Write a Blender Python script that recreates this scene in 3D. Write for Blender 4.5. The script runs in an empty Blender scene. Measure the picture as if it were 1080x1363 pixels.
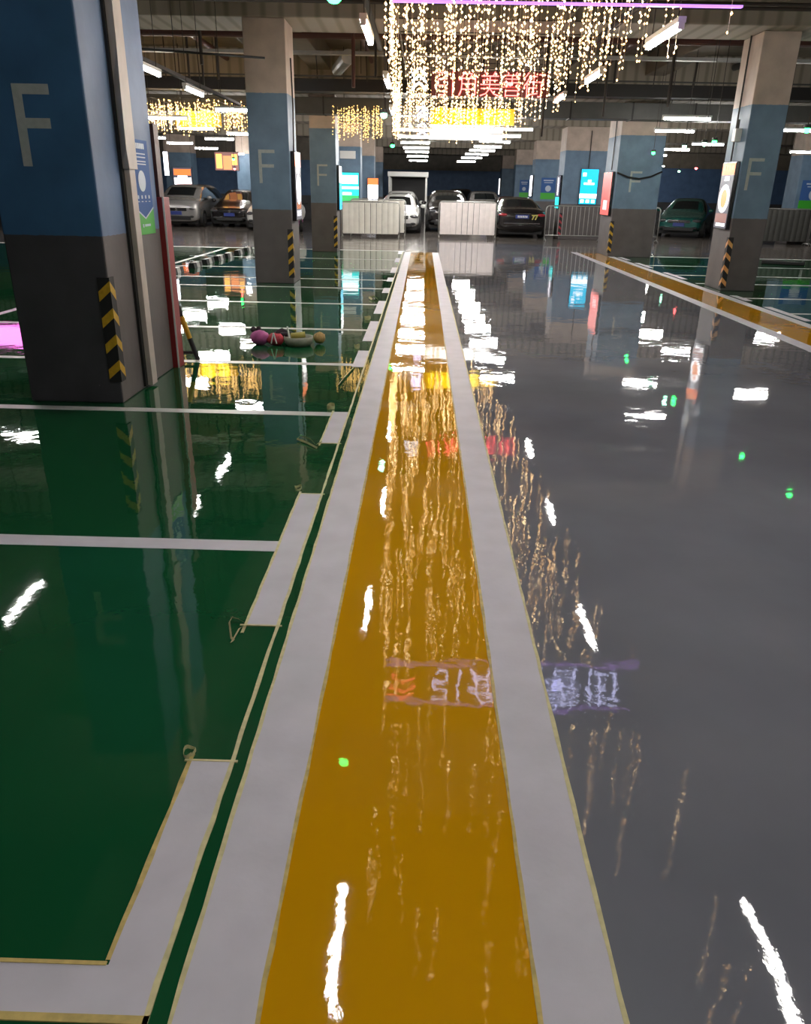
import bpy, bmesh, math, random
from mathutils import Vector, Matrix
random.seed(7)
C = bpy.context.scene.collection
PI = math.pi
sc = bpy.context.scene

# ------------------------------------------------------------------ camera
cam_d = bpy.data.cameras.new('camera'); cam = bpy.data.objects.new('camera', cam_d); C.objects.link(cam)
f = 1020.0
def ray(x, y): return Vector((x - 540, -(y - 681.5), -f)).normalized()
fwd = ray(563.7, 254.0); up = -ray(491, 3117); up = (up - fwd * up.dot(fwd)).normalized(); right = fwd.cross(up)
R = Matrix((right, fwd, up))
cam.matrix_world = Matrix.Translation((0, 0, 1.55)) @ R.to_4x4()
cam_d.sensor_fit = 'VERTICAL'; cam_d.sensor_height = 36; cam_d.lens = 36 * f / 1363
cam_d.clip_start = 0.05; cam_d.clip_end = 300
sc.camera = cam

# ------------------------------------------------------------------ materials
def s2l(c):
    return tuple(((v / 255) / 12.92 if v / 255 <= 0.04045 else ((v / 255 + 0.055) / 1.055) ** 2.4) for v in c)
def mat(name, col, rough=0.6, metal=0.0, spec=0.5, noise=0.0, nscale=6.0, bump=0.0, bscale=30.0, bdist=0.01, rnoise=0.0, coat=0.0, emis=None, estr=0.0, sample=True, ior=1.5):
    m = bpy.data.materials.new(name); m.use_nodes = True
    nt = m.node_tree; N = nt.nodes; L = nt.links; b = N['Principled BSDF']
    b.inputs['Base Color'].default_value = (*col, 1); b.inputs['Roughness'].default_value = rough
    b.inputs['Metallic'].default_value = metal; b.inputs['Specular IOR Level'].default_value = spec
    b.inputs['IOR'].default_value = ior
    b.inputs['Coat Weight'].default_value = coat
    if emis:
        b.inputs['Emission Color'].default_value = (*emis, 1); b.inputs['Emission Strength'].default_value = estr
        m.cycles.emission_sampling = 'FRONT_BACK' if sample else 'NONE'
    g = N.new('ShaderNodeNewGeometry')
    if noise > 0:
        n = N.new('ShaderNodeTexNoise'); n.inputs['Scale'].default_value = nscale; n.inputs['Detail'].default_value = 5
        L.new(g.outputs['Position'], n.inputs['Vector'])
        mr = N.new('ShaderNodeMapRange'); mr.inputs['From Min'].default_value = 0.3; mr.inputs['From Max'].default_value = 0.7
        mr.inputs['To Min'].default_value = 1 - noise; mr.inputs['To Max'].default_value = 1 + noise
        L.new(n.outputs['Fac'], mr.inputs['Value'])
        mx = N.new('ShaderNodeVectorMath'); mx.operation = 'SCALE'; mx.inputs[0].default_value = col
        L.new(mr.outputs['Result'], mx.inputs['Scale']); L.new(mx.outputs['Vector'], b.inputs['Base Color'])
        if rnoise > 0:
            m2 = N.new('ShaderNodeMapRange'); m2.inputs['From Min'].default_value = 0.3; m2.inputs['From Max'].default_value = 0.7
            m2.inputs['To Min'].default_value = max(0.0, rough - rnoise); m2.inputs['To Max'].default_value = rough + rnoise
            L.new(n.outputs['Fac'], m2.inputs['Value']); L.new(m2.outputs['Result'], b.inputs['Roughness'])
    if bump > 0:
        n = N.new('ShaderNodeTexNoise'); n.inputs['Scale'].default_value = bscale; n.inputs['Detail'].default_value = 3
        L.new(g.outputs['Position'], n.inputs['Vector'])
        bp = N.new('ShaderNodeBump'); bp.inputs['Strength'].default_value = bump; bp.inputs['Distance'].default_value = bdist
        L.new(n.outputs['Fac'], bp.inputs['Height']); L.new(bp.outputs['Normal'], b.inputs['Normal'])
    return m

def floor_mat(name, col, rough, noise=0.12, nscale=1.2, wave=1.0, ior=1.5, fine=1.0):
    """self levelling resin: mirror-like with a slow ripple and fine orange peel"""
    m = mat(name, col, rough, noise=noise, nscale=nscale, rnoise=rough * 0.35, ior=ior)
    nt = m.node_tree; N = nt.nodes; L = nt.links; b = N['Principled BSDF']
    g = N.new('ShaderNodeNewGeometry')
    prev = None
    for sc_, st, ds in ((2.2, 0.5 * wave, 0.004), (7.0, 0.5 * wave, 0.0011), (40.0, 0.5 * fine, 0.00014), (150.0, 0.4 * fine, 0.00004)):
        n = N.new('ShaderNodeTexNoise'); n.inputs['Scale'].default_value = sc_; n.inputs['Detail'].default_value = 2
        L.new(g.outputs['Position'], n.inputs['Vector'])
        bp = N.new('ShaderNodeBump'); bp.inputs['Strength'].default_value = st; bp.inputs['Distance'].default_value = ds
        L.new(n.outputs['Fac'], bp.inputs['Height'])
        if prev: L.new(prev.outputs['Normal'], bp.inputs['Normal'])
        prev = bp
    L.new(prev.outputs['Normal'], b.inputs['Normal'])
    return m

def pillar_mat(name, low, mid, top, z1=1.21, z2=2.96):
    m = mat(name, mid, 0.55, bump=0.25, bscale=9, bdist=0.01)
    nt = m.node_tree; N = nt.nodes; L = nt.links; b = N['Principled BSDF']
    g = N.new('ShaderNodeNewGeometry'); s = N.new('ShaderNodeSeparateXYZ'); L.new(g.outputs['Position'], s.inputs[0])
    nz = N.new('ShaderNodeTexNoise'); nz.inputs['Scale'].default_value = 14; nz.inputs['Detail'].default_value = 6; L.new(g.outputs['Position'], nz.inputs['Vector'])
    ma = N.new('ShaderNodeMath'); ma.operation = 'MULTIPLY_ADD'; ma.inputs[1].default_value = 0.02; L.new(nz.outputs['Fac'], ma.inputs[0]); L.new(s.outputs['Z'], ma.inputs[2])
    def step(z):
        c = N.new('ShaderNodeMath'); c.operation = 'GREATER_THAN'; c.inputs[1].default_value = z + 0.01; L.new(ma.outputs[0], c.inputs[0]); return c
    def mix(a, bb, fac):
        x = N.new('ShaderNodeMix'); x.data_type = 'RGBA'
        if isinstance(a, tuple): x.inputs['A'].default_value = (*a, 1)
        else: L.new(a, x.inputs['A'])
        if isinstance(bb, tuple): x.inputs['B'].default_value = (*bb, 1)
        else: L.new(bb, x.inputs['B'])
        L.new(fac, x.inputs['Factor']); return x.outputs['Result']
    c1 = mix(low, mid, step(z1).outputs[0]); c2 = mix(c1, top, step(z2).outputs[0])
    # grime and worn flecks
    n2 = N.new('ShaderNodeTexNoise'); n2.inputs['Scale'].default_value = 3; n2.inputs['Detail'].default_value = 7; L.new(g.outputs['Position'], n2.inputs['Vector'])
    mr = N.new('ShaderNodeMapRange'); mr.inputs['From Min'].default_value = 0.3; mr.inputs['From Max'].default_value = 0.75; mr.inputs['To Min'].default_value = 0.8; mr.inputs['To Max'].default_value = 1.15
    L.new(n2.outputs['Fac'], mr.inputs['Value'])
    v = N.new('ShaderNodeVectorMath'); v.operation = 'SCALE'; L.new(c2, v.inputs[0]); L.new(mr.outputs['Result'], v.inputs['Scale'])
    n3 = N.new('ShaderNodeTexNoise'); n3.inputs['Scale'].default_value = 5.5; n3.inputs['Detail'].default_value = 12; n3.inputs['Roughness'].default_value = 0.72; L.new(g.outputs['Position'], n3.inputs['Vector'])
    c3 = N.new('ShaderNodeMath'); c3.operation = 'GREATER_THAN'; c3.inputs[1].default_value = 0.715; L.new(n3.outputs['Fac'], c3.inputs[0])
    L.new(mix(v.outputs['Vector'], (0.22, 0.22, 0.22), c3.outputs[0]), b.inputs['Base Color'])
    return m

M = {}
M['green'] = floor_mat('green_resin', (0.007, 0.078, 0.028), 0.022, ior=1.55)
M['grey'] = floor_mat('grey_resin', (0.18, 0.188, 0.218), 0.022, ior=1.5)
M['orange'] = floor_mat('orange_resin', (0.60, 0.29, 0.002), 0.022, noise=0.06, ior=1.5)
M['concrete_floor'] = floor_mat('aisle_resin', (0.15, 0.13, 0.115), 0.12, ior=1.38)
M['band'] = mat('white_stripe_paint', (0.58, 0.56, 0.62), 0.55, spec=0.25, noise=0.07, nscale=5, bump=0.3, bscale=40, bdist=0.002)
M['line'] = mat('white_line_paint', (0.60, 0.60, 0.60), 0.4, spec=0.3, noise=0.08, nscale=6)
M['tape'] = mat('masking_tape', (0.62, 0.56, 0.30), 0.6, noise=0.15, nscale=30)
M['tape2'] = mat('stained_tape', (0.55, 0.42, 0.14), 0.6, noise=0.25, nscale=30)
M['ceil'] = mat('ceiling_concrete', (0.16, 0.13, 0.10), 0.9, noise=0.2, nscale=1.5)
def beam_mat():
    m = mat('board_marked_concrete', (0.42, 0.36, 0.29), 0.85)
    nt = m.node_tree; N = nt.nodes; L = nt.links; b = N['Principled BSDF']
    g = N.new('ShaderNodeNewGeometry'); w = N.new('ShaderNodeTexWave'); w.inputs['Scale'].default_value = 1.1; w.inputs['Distortion'].default_value = 0.6
    w.inputs['Detail'].default_value = 4; w.bands_direction = 'X'; L.new(g.outputs['Position'], w.inputs['Vector'])
    r = N.new('ShaderNodeValToRGB'); r.color_ramp.elements[0].color = (0.19, 0.165, 0.125, 1); r.color_ramp.elements[1].color = (0.29, 0.25, 0.20, 1)
    r.color_ramp.elements[1].position = 0.4
    L.new(w.outputs['Fac'], r.inputs[0]); L.new(r.outputs[0], b.inputs['Base Color'])
    return m
M['beam'] = beam_mat()
M['wall'] = pillar_mat('painted_wall', (0.07, 0.07, 0.075), (0.09, 0.17, 0.32), (0.22, 0.19, 0.15))
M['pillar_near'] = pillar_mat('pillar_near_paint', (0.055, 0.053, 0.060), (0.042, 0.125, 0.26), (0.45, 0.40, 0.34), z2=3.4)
M['pillar'] = pillar_mat('pillar_paint', (0.115, 0.102, 0.102), (0.135, 0.215, 0.31), (0.50, 0.40, 0.33))
M['cream'] = mat('faded_cream_paint', (0.38, 0.41, 0.40), 0.6, noise=0.1, nscale=20)
M['tube'] = mat('lit_tube', (1, 1, 1), emis=(1.0, 0.97, 0.93), estr=110)
M['tube_far'] = mat('lit_tube_far', (1, 1, 1), emis=(1.0, 0.97, 0.93), estr=210)
M['white_plastic'] = mat('white_plastic', (0.75, 0.75, 0.73), 0.4)
M['black'] = mat('black_rubber', (0.012, 0.012, 0.013), 0.6)
M['black_gloss'] = mat('black_frame', (0.01, 0.01, 0.012), 0.25)
M['yellow'] = mat('yellow_marking', (0.58, 0.34, 0.02), 0.5, noise=0.15, nscale=30)
M['amber'] = mat('amber_marking', (0.75, 0.36, 0.12), 0.5)
M['duct_black'] = mat('black_tray_paint', (0.012, 0.010, 0.009), 0.6)
M['duct_grey'] = mat('grey_duct_sheet', (0.055, 0.055, 0.05), 0.5, noise=0.1)
M['maroon'] = mat('maroon_pipe_paint', (0.075, 0.022, 0.016), 0.5)
M['red_board'] = mat('red_cabinet_paint', (0.26, 0.018, 0.02), 0.45, noise=0.1)
M['zinc'] = mat('galvanised_steel', (0.42, 0.42, 0.40), 0.4, metal=0.6, noise=0.1, nscale=8)
M['trunking'] = mat('beige_trunking', (0.52, 0.45, 0.40), 0.5, noise=0.12, nscale=5)
M['rod'] = mat('dark_rod', (0.03, 0.022, 0.018), 0.6)
M['cable'] = mat('cable_and_gap_black', (0.01, 0.01, 0.01), 0.5)
M['bulb'] = mat('warm_led', (1, .8, .5), emis=(1.0, 0.55, 0.20), estr=9, sample=False)
M['bulb2'] = mat('gold_led', (1, .7, .3), emis=(1.0, 0.58, 0.16), estr=5, sample=False)
M['bulb3'] = mat('pale_led', (1, .9, .7), emis=(1.0, 0.68, 0.34), estr=17, sample=False)
M['wire'] = mat('clear_wire', (0.5, 0.40, 0.30), 0.4, emis=(1.0, 0.7, 0.45), estr=0.04, sample=False)  # clear wire given a faint warm glow of its own
M['green_led'] = mat('green_led', (0, .5, .1), emis=(0.02, 1.0, 0.12), estr=25, sample=False)
M['mint_led'] = mat('mint_led', (0, .5, .3), emis=(0.35, 1.0, 0.6), estr=20, sample=False)
M['red_led'] = mat('red_led', (.5, 0, 0), emis=(1.0, 0.10, 0.10), estr=20, sample=False)
def emi(name, c, s, sample=False): M[name] = mat(name, tuple(min(1, v) * 0.6 for v in c), 0.4, emis=c, estr=s, sample=sample)
emi('e_red', (1.0, 0.11, 0.10), 6.0); M['e_redpanel'] = mat('e_redpanel', (0.05, 0.01, 0.01), 0.5, emis=(1.0, 0.12, 0.06), estr=0.04, sample=False)
emi('e_violet', (0.62, 0.62, 1.0), 6.5); M['e_violetpanel'] = mat('e_violetpanel', (0.03, 0.03, 0.06), 0.5, emis=(0.4, 0.3, 1.0), estr=0.04, sample=False); emi('e_violetbar', (0.55, 0.25, 1.0), 1.3)
emi('e_yellow', (1.0, 0.80, 0.03), 5.0, True); emi('e_yellowpanel', (1.0, 0.62, 0.02), 0.35)
emi('e_white', (0.9, 0.92, 1.0), 4.0, True); emi('e_whitepanel', (0.95, 0.9, 0.8), 1.2)
emi('e_cyan', (0.0, 0.50, 0.80), 1.1); emi('e_teal', (0.02, 0.62, 0.62), 1.3); emi('e_orange', (1.0, 0.20, 0.05), 1.3)
emi('e_soft', (0.95, 0.93, 0.95), 1.8); emi('e_paper', (0.9, 0.85, 0.85), 1.1); emi('e_darkpanel', (0.12, 0.12, 0.15), 0.6)
emi('e_redad', (0.85, 0.10, 0.09), 0.9); emi('e_pink', (1.0, 0.18, 0.75), 5.0); emi('e_greenhill', (0.05, 0.55, 0.15), 0.9)
emi('e_food', (0.9, 0.32, 0.12), 1.2); emi('e_brown', (0.30, 0.14, 0.12), 0.8); emi('e_gold', (1.0, 0.5, 0.12), 1.6)
M['poster_blue'] = mat('poster_blue', (0.035, 0.11, 0.33), 0.7); M['poster_green'] = mat('poster_green', (0.05, 0.42, 0.03), 0.4)
M['poster_ink'] = mat('poster_pale_ink', (0.50, 0.58, 0.68), 0.5)
M['sheet'] = mat('white_panel_sheet', (0.80, 0.73, 0.71), 0.6, noise=0.06)
M['sheet2'] = mat('grey_panel_sheet', (0.70, 0.68, 0.61), 0.6, noise=0.06)
M['steel'] = mat('barrier_steel', (0.45, 0.45, 0.43), 0.35, metal=0.7)
M['tyre'] = mat('tyre', (0.01, 0.01, 0.01), 0.7); M['rim'] = mat('alloy', (0.35, 0.35, 0.36), 0.3, metal=0.9)
M['glass'] = mat('car_glass', (0.012, 0.015, 0.016), 0.05, coat=0.5); M['chrome'] = mat('chrome', (0.7, 0.7, 0.7), 0.12, metal=1.0)
M['lens'] = mat('headlamp_lens', (0.10, 0.10, 0.11), 0.08, coat=1.0, metal=0.4); M['tail'] = mat('tail_lamp', (0.35, 0.02, 0.03), 0.15, coat=1.0)
M['plate_blue'] = mat('plate_blue', (0.02, 0.04, 0.22), 0.4)
def paint(n, c, me=0.3): M[n] = mat(n, c, 0.22, metal=me, coat=0.8)
paint('car_white', (0.62, 0.62, 0.60), 0.0); paint('car_silver', (0.40, 0.39, 0.38), 0.55); paint('car_black', (0.012, 0.010, 0.011)); paint('car_green', (0.01, 0.10, 0.085)); paint('car_darkred', (0.05, 0.012, 0.012))
M['pink'] = mat('pink_nylon', (0.45, 0.10, 0.30), 0.6, noise=0.2, nscale=20); M['redcloth'] = mat('red_cloth', (0.45, 0.04, 0.06), 0.7, noise=0.3, nscale=40)
M['basin'] = mat('grey_basin', (0.26, 0.27, 0.21), 0.6, noise=0.15, nscale=20); M['darkcloth'] = mat('dark_cloth', (0.03, 0.02, 0.025), 0.8)
M['straw'] = mat('straw_cloth', (0.45, 0.30, 0.12), 0.8, noise=0.3, nscale=60); M['olive'] = mat('olive_roll', (0.45, 0.40, 0.10), 0.7)

# ------------------------------------------------------------------ mesh helpers
class MB:
    def __init__(s): s.v = []; s.f = []; s.m = []
    def face(s, pts, mi=0):
        b = len(s.v); s.v += [tuple(p) for p in pts]; s.f.append(tuple(range(b, b + len(pts)))); s.m.append(mi)
    def box(s, x0, x1, y0, y1, z0, z1, mi=0):
        b = len(s.v)
        s.v += [(x, y, z) for z in (z0, z1) for y in (y0, y1) for x in (x0, x1)]
        for q in ((0, 2, 3, 1), (4, 5, 7, 6), (0, 1, 5, 4), (2, 6, 7, 3), (0, 4, 6, 2), (1, 3, 7, 5)):
            s.f.append(tuple(b + i for i in q)); s.m.append(mi)
        return s
    def cyl(s, p, q, r, n=10, mi=0, r2=None, caps=True):
        p = Vector(p); q = Vector(q); d = (q - p).normalized(); a = d.orthogonal().normalized(); c = d.cross(a)
        r2 = r if r2 is None else r2; b = len(s.v)
        for o, rr in ((p, r), (q, r2)):
            for i in range(n):
                t = 2 * PI * i / n; s.v.append(tuple(o + (a * math.cos(t) + c * math.sin(t)) * rr))
        for i in range(n):
            j = (i + 1) % n; s.f.append((b + i, b + j, b + n + j, b + n + i)); s.m.append(mi)
        if caps:
            s.f.append(tuple(b + i for i in reversed(range(n)))); s.m.append(mi)
            s.f.append(tuple(b + n + i for i in range(n))); s.m.append(mi)
        return s
    def tube(s, pts, r, n=8, mi=0):
        pts = [Vector(p) for p in pts]; b = len(s.v); up_ = None
        for k, p in enumerate(pts):
            d = (pts[min(k + 1, len(pts) - 1)] - pts[max(k - 1, 0)]).normalized()
            a = d.orthogonal().normalized() if up_ is None else (up_ - d * up_.dot(d)).normalized(); up_ = a; c = d.cross(a)
            for i in range(n):
                t = 2 * PI * i / n; s.v.append(tuple(p + (a * math.cos(t) + c * math.sin(t)) * r))
        for k in range(len(pts) - 1):
            for i in range(n):
                j = (i + 1) % n; s.f.append((b + k * n + i, b + k * n + j, b + (k + 1) * n + j, b + (k + 1) * n + i)); s.m.append(mi)
        s.f.append(tuple(b + i for i in reversed(range(n)))); s.m.append(mi)
        s.f.append(tuple(b + (len(pts) - 1) * n + i for i in range(n))); s.m.append(mi)
        return s
    def lathe(s, prof, c=(0, 0, 0), n=24, mi=0):
        b = len(s.v)
        for r, z in prof:
            for i in range(n):
                t = 2 * PI * i / n; s.v.append((c[0] + r * math.cos(t), c[1] + r * math.sin(t), c[2] + z))
        for k in range(len(prof) - 1):
            for i in range(n):
                j = (i + 1) % n; s.f.append((b + k * n + i, b + k * n + j, b + (k + 1) * n + j, b + (k + 1) * n + i)); s.m.append(mi)
        return s
    def ball(s, c, r, n=10, mi=0, sq=(1, 1, 1), rough=0.0):
        b = len(s.v); k = n // 2
        for a in range(k + 1):
            th = PI * a / k
            for i in range(n):
                t = 2 * PI * i / n; q = 1 + random.uniform(-rough, rough)
                s.v.append((c[0] + r * sq[0] * q * math.sin(th) * math.cos(t), c[1] + r * sq[1] * q * math.sin(th) * math.sin(t), c[2] + r * sq[2] * q * math.cos(th)))
        for a in range(k):
            for i in range(n):
                j = (i + 1) % n; s.f.append((b + a * n + i, b + (a + 1) * n + i, b + (a + 1) * n + j, b + a * n + j)); s.m.append(mi)
        return s
    def octa(s, c, r, mi=0):
        b = len(s.v); x, y, z = c
        s.v += [(x + r, y, z), (x - r, y, z), (x, y + r, z), (x, y - r, z), (x, y, z + r * 1.3), (x, y, z - r * 1.3)]
        for q in ((0, 2, 4), (2, 1, 4), (1, 3, 4), (3, 0, 4), (2, 0, 5), (1, 2, 5), (3, 1, 5), (0, 3, 5)):
            s.f.append(tuple(b + i for i in q)); s.m.append(mi)
    def build(s, name, mats, parent=None, smooth=False, bevel=0.0, sub=0, loc=None):
        me = bpy.data.meshes.new(name); me.from_pydata(s.v, [], s.f)
        mats = mats if isinstance(mats, (list, tuple)) else [mats]
        for m in mats: me.materials.append(m)
        me.polygons.foreach_set('material_index', s.m)
        if smooth: me.polygons.foreach_set('use_smooth', [True] * len(me.polygons))
        if smooth or sub:
            bm = bmesh.new(); bm.from_mesh(me); bmesh.ops.remove_doubles(bm, verts=bm.verts, dist=1e-5); bm.to_mesh(me); bm.free()
        o = bpy.data.objects.new(name, me); C.objects.link(o)
        if bevel > 0:
            md = o.modifiers.new('bevel', 'BEVEL'); md.width = bevel; md.segments = 2; md.limit_method = 'ANGLE'
        if sub:
            md = o.modifiers.new('sub', 'SUBSURF'); md.levels = sub; md.render_levels = sub
        if parent is not None: o.parent = parent
        if loc is not None: o.location = loc
        me.update()
        return o
def tag(o, label=None, cat=None, group=None, kind=None):
    if label: o['label'] = label
    if cat: o['category'] = cat
    if group: o['group'] = group
    if kind: o['kind'] = kind
    return o
def empty(name, loc, label, cat, group=None, rz=0, kind=None):
    o = bpy.data.objects.new(name, None); C.objects.link(o); o.location = loc; o.rotation_euler = (0, 0, rz); o.empty_display_size = 0.2
    return tag(o, label, cat, group, kind)
def copy_tree(o, parent=None):
    c = o.copy(); C.objects.link(c)
    if parent is not None: c.parent = parent
    for ch in [x for x in bpy.data.objects if x.parent == o]: copy_tree(ch, c)
    return c
ORD = ['first', 'second', 'third', 'fourth', 'fifth', 'sixth', 'seventh', 'eighth', 'ninth', 'tenth', 'eleventh', 'twelfth', 'thirteenth', 'fourteenth', 'fifteenth', 'sixteenth', 'seventeenth', 'eighteenth']
def text_mesh(body, size, m, name, parent, loc, rot=(PI / 2, 0, 0), extrude=0.006, bold=0.0, align='LEFT', sx=1.0):
    cu = bpy.data.curves.new('text', 'FONT'); cu.body = body; cu.size = size; cu.extrude = extrude; cu.offset = bold; cu.align_x = align; cu.resolution_u = 2
    t = bpy.data.objects.new('text', cu); C.objects.link(t); bpy.context.view_layer.update()
    me = bpy.data.meshes.new_from_object(t.evaluated_get(bpy.context.evaluated_depsgraph_get()))
    bpy.data.objects.remove(t); bpy.data.curves.remove(cu)
    me.materials.clear(); me.materials.append(m)
    o = bpy.data.objects.new(name, me); C.objects.link(o); o.parent = parent; o.location = loc; o.rotation_euler = rot; o.scale = (sx, 1, 1)
    return o

def hang(parent, items):
    for (x, y, z0, z1, r) in items:
        mb = MB(); mb.cyl((x, y, z0), (x, y, z1), r, 6); mb.build('hanger_rod', M['rod'], parent)
# ------------------------------------------------------------------ shell
def struct(o): o['kind'] = 'structure'; return o
XL, XR, YB, YF, ZC = -25.0, 25.0, -7.0, 62.0, 4.7
mb = MB()
mb.box(XL, XR, YB, YF, -0.2, -0.0001, 0)
struct(mb.build('floor', [M['concrete_floor']]))
mb = MB(); mb.box(0.453, 4.29, YB, 26.5, -0.01, 0.0012, 0); struct(mb.build('floor_lane', [M['grey']]))
mb = MB(); mb.box(XL, -0.45, YB, 22.4, -0.01, 0.0012, 0); struct(mb.build('floor_bays_left', [M['green']]))
mb = MB(); mb.box(5.20, XR, YB, 22.4, -0.01, 0.0012, 0); struct(mb.build('floor_bays_right', [M['green']]))
mb = MB(); mb.box(XL, XR, YB, YF, ZC, ZC + 0.2); struct(mb.build('ceiling', M['ceil']))
mb = MB(); mb.box(XL, XR, YF, YF + 0.2, 0, ZC); struct(mb.build('wall_back', M['wall']))
mb = MB(); mb.box(XL, XR, YB - 0.2, YB, 0, ZC); struct(mb.build('wall_front', M['wall']))
mb = MB(); mb.box(XL - 0.2, XL, YB, YF, 0, ZC); struct(mb.build('wall_left', M['wall']))
mb = MB(); mb.box(XR, XR + 0.2, YB, YF, 0, ZC); struct(mb.build('wall_right', M['wall']))
mb = MB(); mb.box(XL, -6.0, 45.0, 45.2, 0, ZC); struct(mb.build('wall_left_far', M['wall']))
mb = MB(); mb.box(8.8, XR, 47.0, 47.2, 0, ZC); struct(mb.build('wall_right_far', M['wall']))
# downstand beams on the pillar lines
for i, (ya, yb) in enumerate(((-2.2, -1.0), (5.70, 7.0), (13.94, 15.16), (21.54, 23.31), (29.98, 31.21), (37.98, 39.41), (45.9, 47.1), (53.9, 55.1))):
    mb = MB(); mb.box(XL, XR, ya, yb, 4.001 if ya < 20 else 3.721, ZC); o = mb.build('ceiling_beam', M['beam'], bevel=0.02); struct(o)
for i, x in enumerate((-10.2, -2.6, 5.6, 13.6)):
    mb = MB(); mb.box(x - 0.25, x + 0.25, YB, YF, 4.25, ZC); struct(mb.build('ceiling_beam', M['ceil'], bevel=0.02))

# ------------------------------------------------------------------ floor paint
def wavy_strip(x0, x1, y0, y1, z, step, jit, seed):
    rnd = random.Random(seed); mb = MB(); ys = []
    y = y0
    while y < y1: ys.append(y); y += step if y < 8 else step * 6
    ys.append(y1)
    L_ = [(x0 + rnd.uniform(-jit, jit), y, z) for y in ys]; R_ = [(x1 + rnd.uniform(-jit, jit), y, z) for y in ys]
    for i in range(len(ys) - 1): mb.face([L_[i], R_[i], R_[i + 1], L_[i + 1]])
    # sides down to the floor
    for A in (L_, R_):
        for i in range(len(ys) - 1):
            a, b = A[i], A[i + 1]; mb.face([a, b, (b[0], b[1], 0), (a[0], a[1], 0)])
    return mb
def stripe(x0, x1, y0, y1, z, m, name, label, seed=1, jit=0.002, cat='painted stripe'):
    return tag(wavy_strip(x0, x1, y0, y1, z, 0.12, jit, seed).build(name, m), label, cat)
stripe(-0.295, 0.285, YB, 22.0, 0.0022, M['orange'], 'lane_stripe', 'glossy orange centre stripe between the two white bands', jit=0.0)
stripe(-0.463, -0.292, YB, 22.0, 0.0034, M['band'], 'lane_band', 'matte white band along the left edge of the orange stripe', 2)
stripe(0.282, 0.453, YB, 22.0, 0.0034, M['band'], 'lane_band', 'matte white band along the right edge of the orange stripe, beside grey lane', 3)
stripe(4.45, 5.06, YB, 23.0, 0.0022, M['orange'], 'lane_stripe', 'orange stripe in front of the right-hand pillars', jit=0.0)
stripe(4.28, 4.46, YB, 23.3, 0.0034, M['band'], 'lane_band', 'white band on the near side of the right-hand orange stripe', 4)
stripe(5.05, 5.21, YB, 22.9, 0.0034, M['band'], 'lane_band', 'white band on the pillar side of the right-hand orange stripe', 5)
# tape along the bands
def tape(x0, x1, y0, y1, label, seed, z=0.0045, m='tape', jit=0.0022):
    return tag(wavy_strip(x0, x1, y0, y1, z, 0.09, jit, seed).build('masking_tape', M[m]), label, 'masking tape')
tape(-0.472, -0.461, YB, 16, 'pale masking tape on the outer edge of the left white band', 11)
tape(-0.297, -0.287, YB, 9, 'thin tape line between left white band and orange stripe', 12, m='tape2')
tape(0.276, 0.285, YB, 9, 'thin tape line between orange stripe and right white band', 13, m='tape2')
tape(0.449, 0.460, YB, 14, 'pale masking tape between right white band and grey lane', 14)
tape(-0.523, -0.510, 1.0, 22, 'long tape line joining the white dashes beside the green gap', 15)
# bay lines and dashes
ys_lines = [(1.02, 1.13), (3.18, 3.29), (5.49, 5.59), (7.25, 7.35), (9.22, 9.32), (11.45, 11.55), (13.4, 13.5), (14.75, 14.85), (16.75, 16.85), (19.3, 19.4)]
for i, (a, b) in enumerate(ys_lines):
    mb = MB(); mb.box(-5.6 if i > 0 else -6, -0.60, a, b, 0, 0.0026)
    tag(mb.build('bay_line', M['line'] if i > 1 else M['band']), 'white bay line across the left green floor, %s from the camera' % ORD[i], 'bay line', 'white bay lines on the left')
mb = MB(); mb.box(-25, -0.46, 22.2, 22.42, 0.0, 0.003); tag(mb.build('bay_line', M['line']), 'wide white line ending the left green floor, by the aisle', 'bay line')
mb = MB(); mb.box(-5.42, -5.32, -3, 22.2, 0.0, 0.003); tag(mb.build('bay_line', M['line']), 'white line running lengthwise behind the wheel stops', 'bay line')
dashes = [(1.02, 1.77), (2.53, 3.91), (4.83, 5.6), (7.2, 8.0), (8.55, 9.95), (10.6, 11.9), (12.9, 13.6), (14.6, 15.3), (16.2, 17.4), (18.7, 19.9), (21.2, 22.2)]
for i, (a, b) in enumerate(dashes):
    tag(wavy_strip(-0.634, -0.516, a, b, 0.0038, 0.12, 0.002, 30 + i).build('bay_dash', M['band']), 'white dash beside the left white band, %s from the camera' % ORD[i], 'bay dash', 'white dashes along the green gap')
for i, (a, b) in enumerate(dashes[:3]):
    tape(-0.645, -0.633, a + (0.12 if i == 0 else -0.06), b + 0.03, 'tape on the outer edge of the %s white dash' % ORD[i], 50 + i, m='tape2' if i == 0 else 'tape')
mb = MB(); mb.box(-3.0, -0.640, 1.128, 1.137, 0, 0.0045); tag(mb.build('masking_tape', M['tape2']), 'stained tape along the far edge of the nearest bay line', 'masking tape')
mb = MB(); mb.box(-3.0, -0.51, 1.005, 1.022, 0, 0.0045); tag(mb.build('masking_tape', M['tape2']), 'stained tape along the near edge of the nearest bay line', 'masking tape')
for i, (y, x0) in enumerate(((1.772, -0.655), (2.528, -0.66), (3.912, -0.64), (4.826, -0.65))):
    mb = MB(); mb.box(x0, -0.500, y - 0.004, y + 0.004, 0, 0.0048); tag(mb.build('masking_tape', M['tape']), 'short tape end across the white dash, %s from the camera' % ORD[i], 'masking tape')
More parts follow.
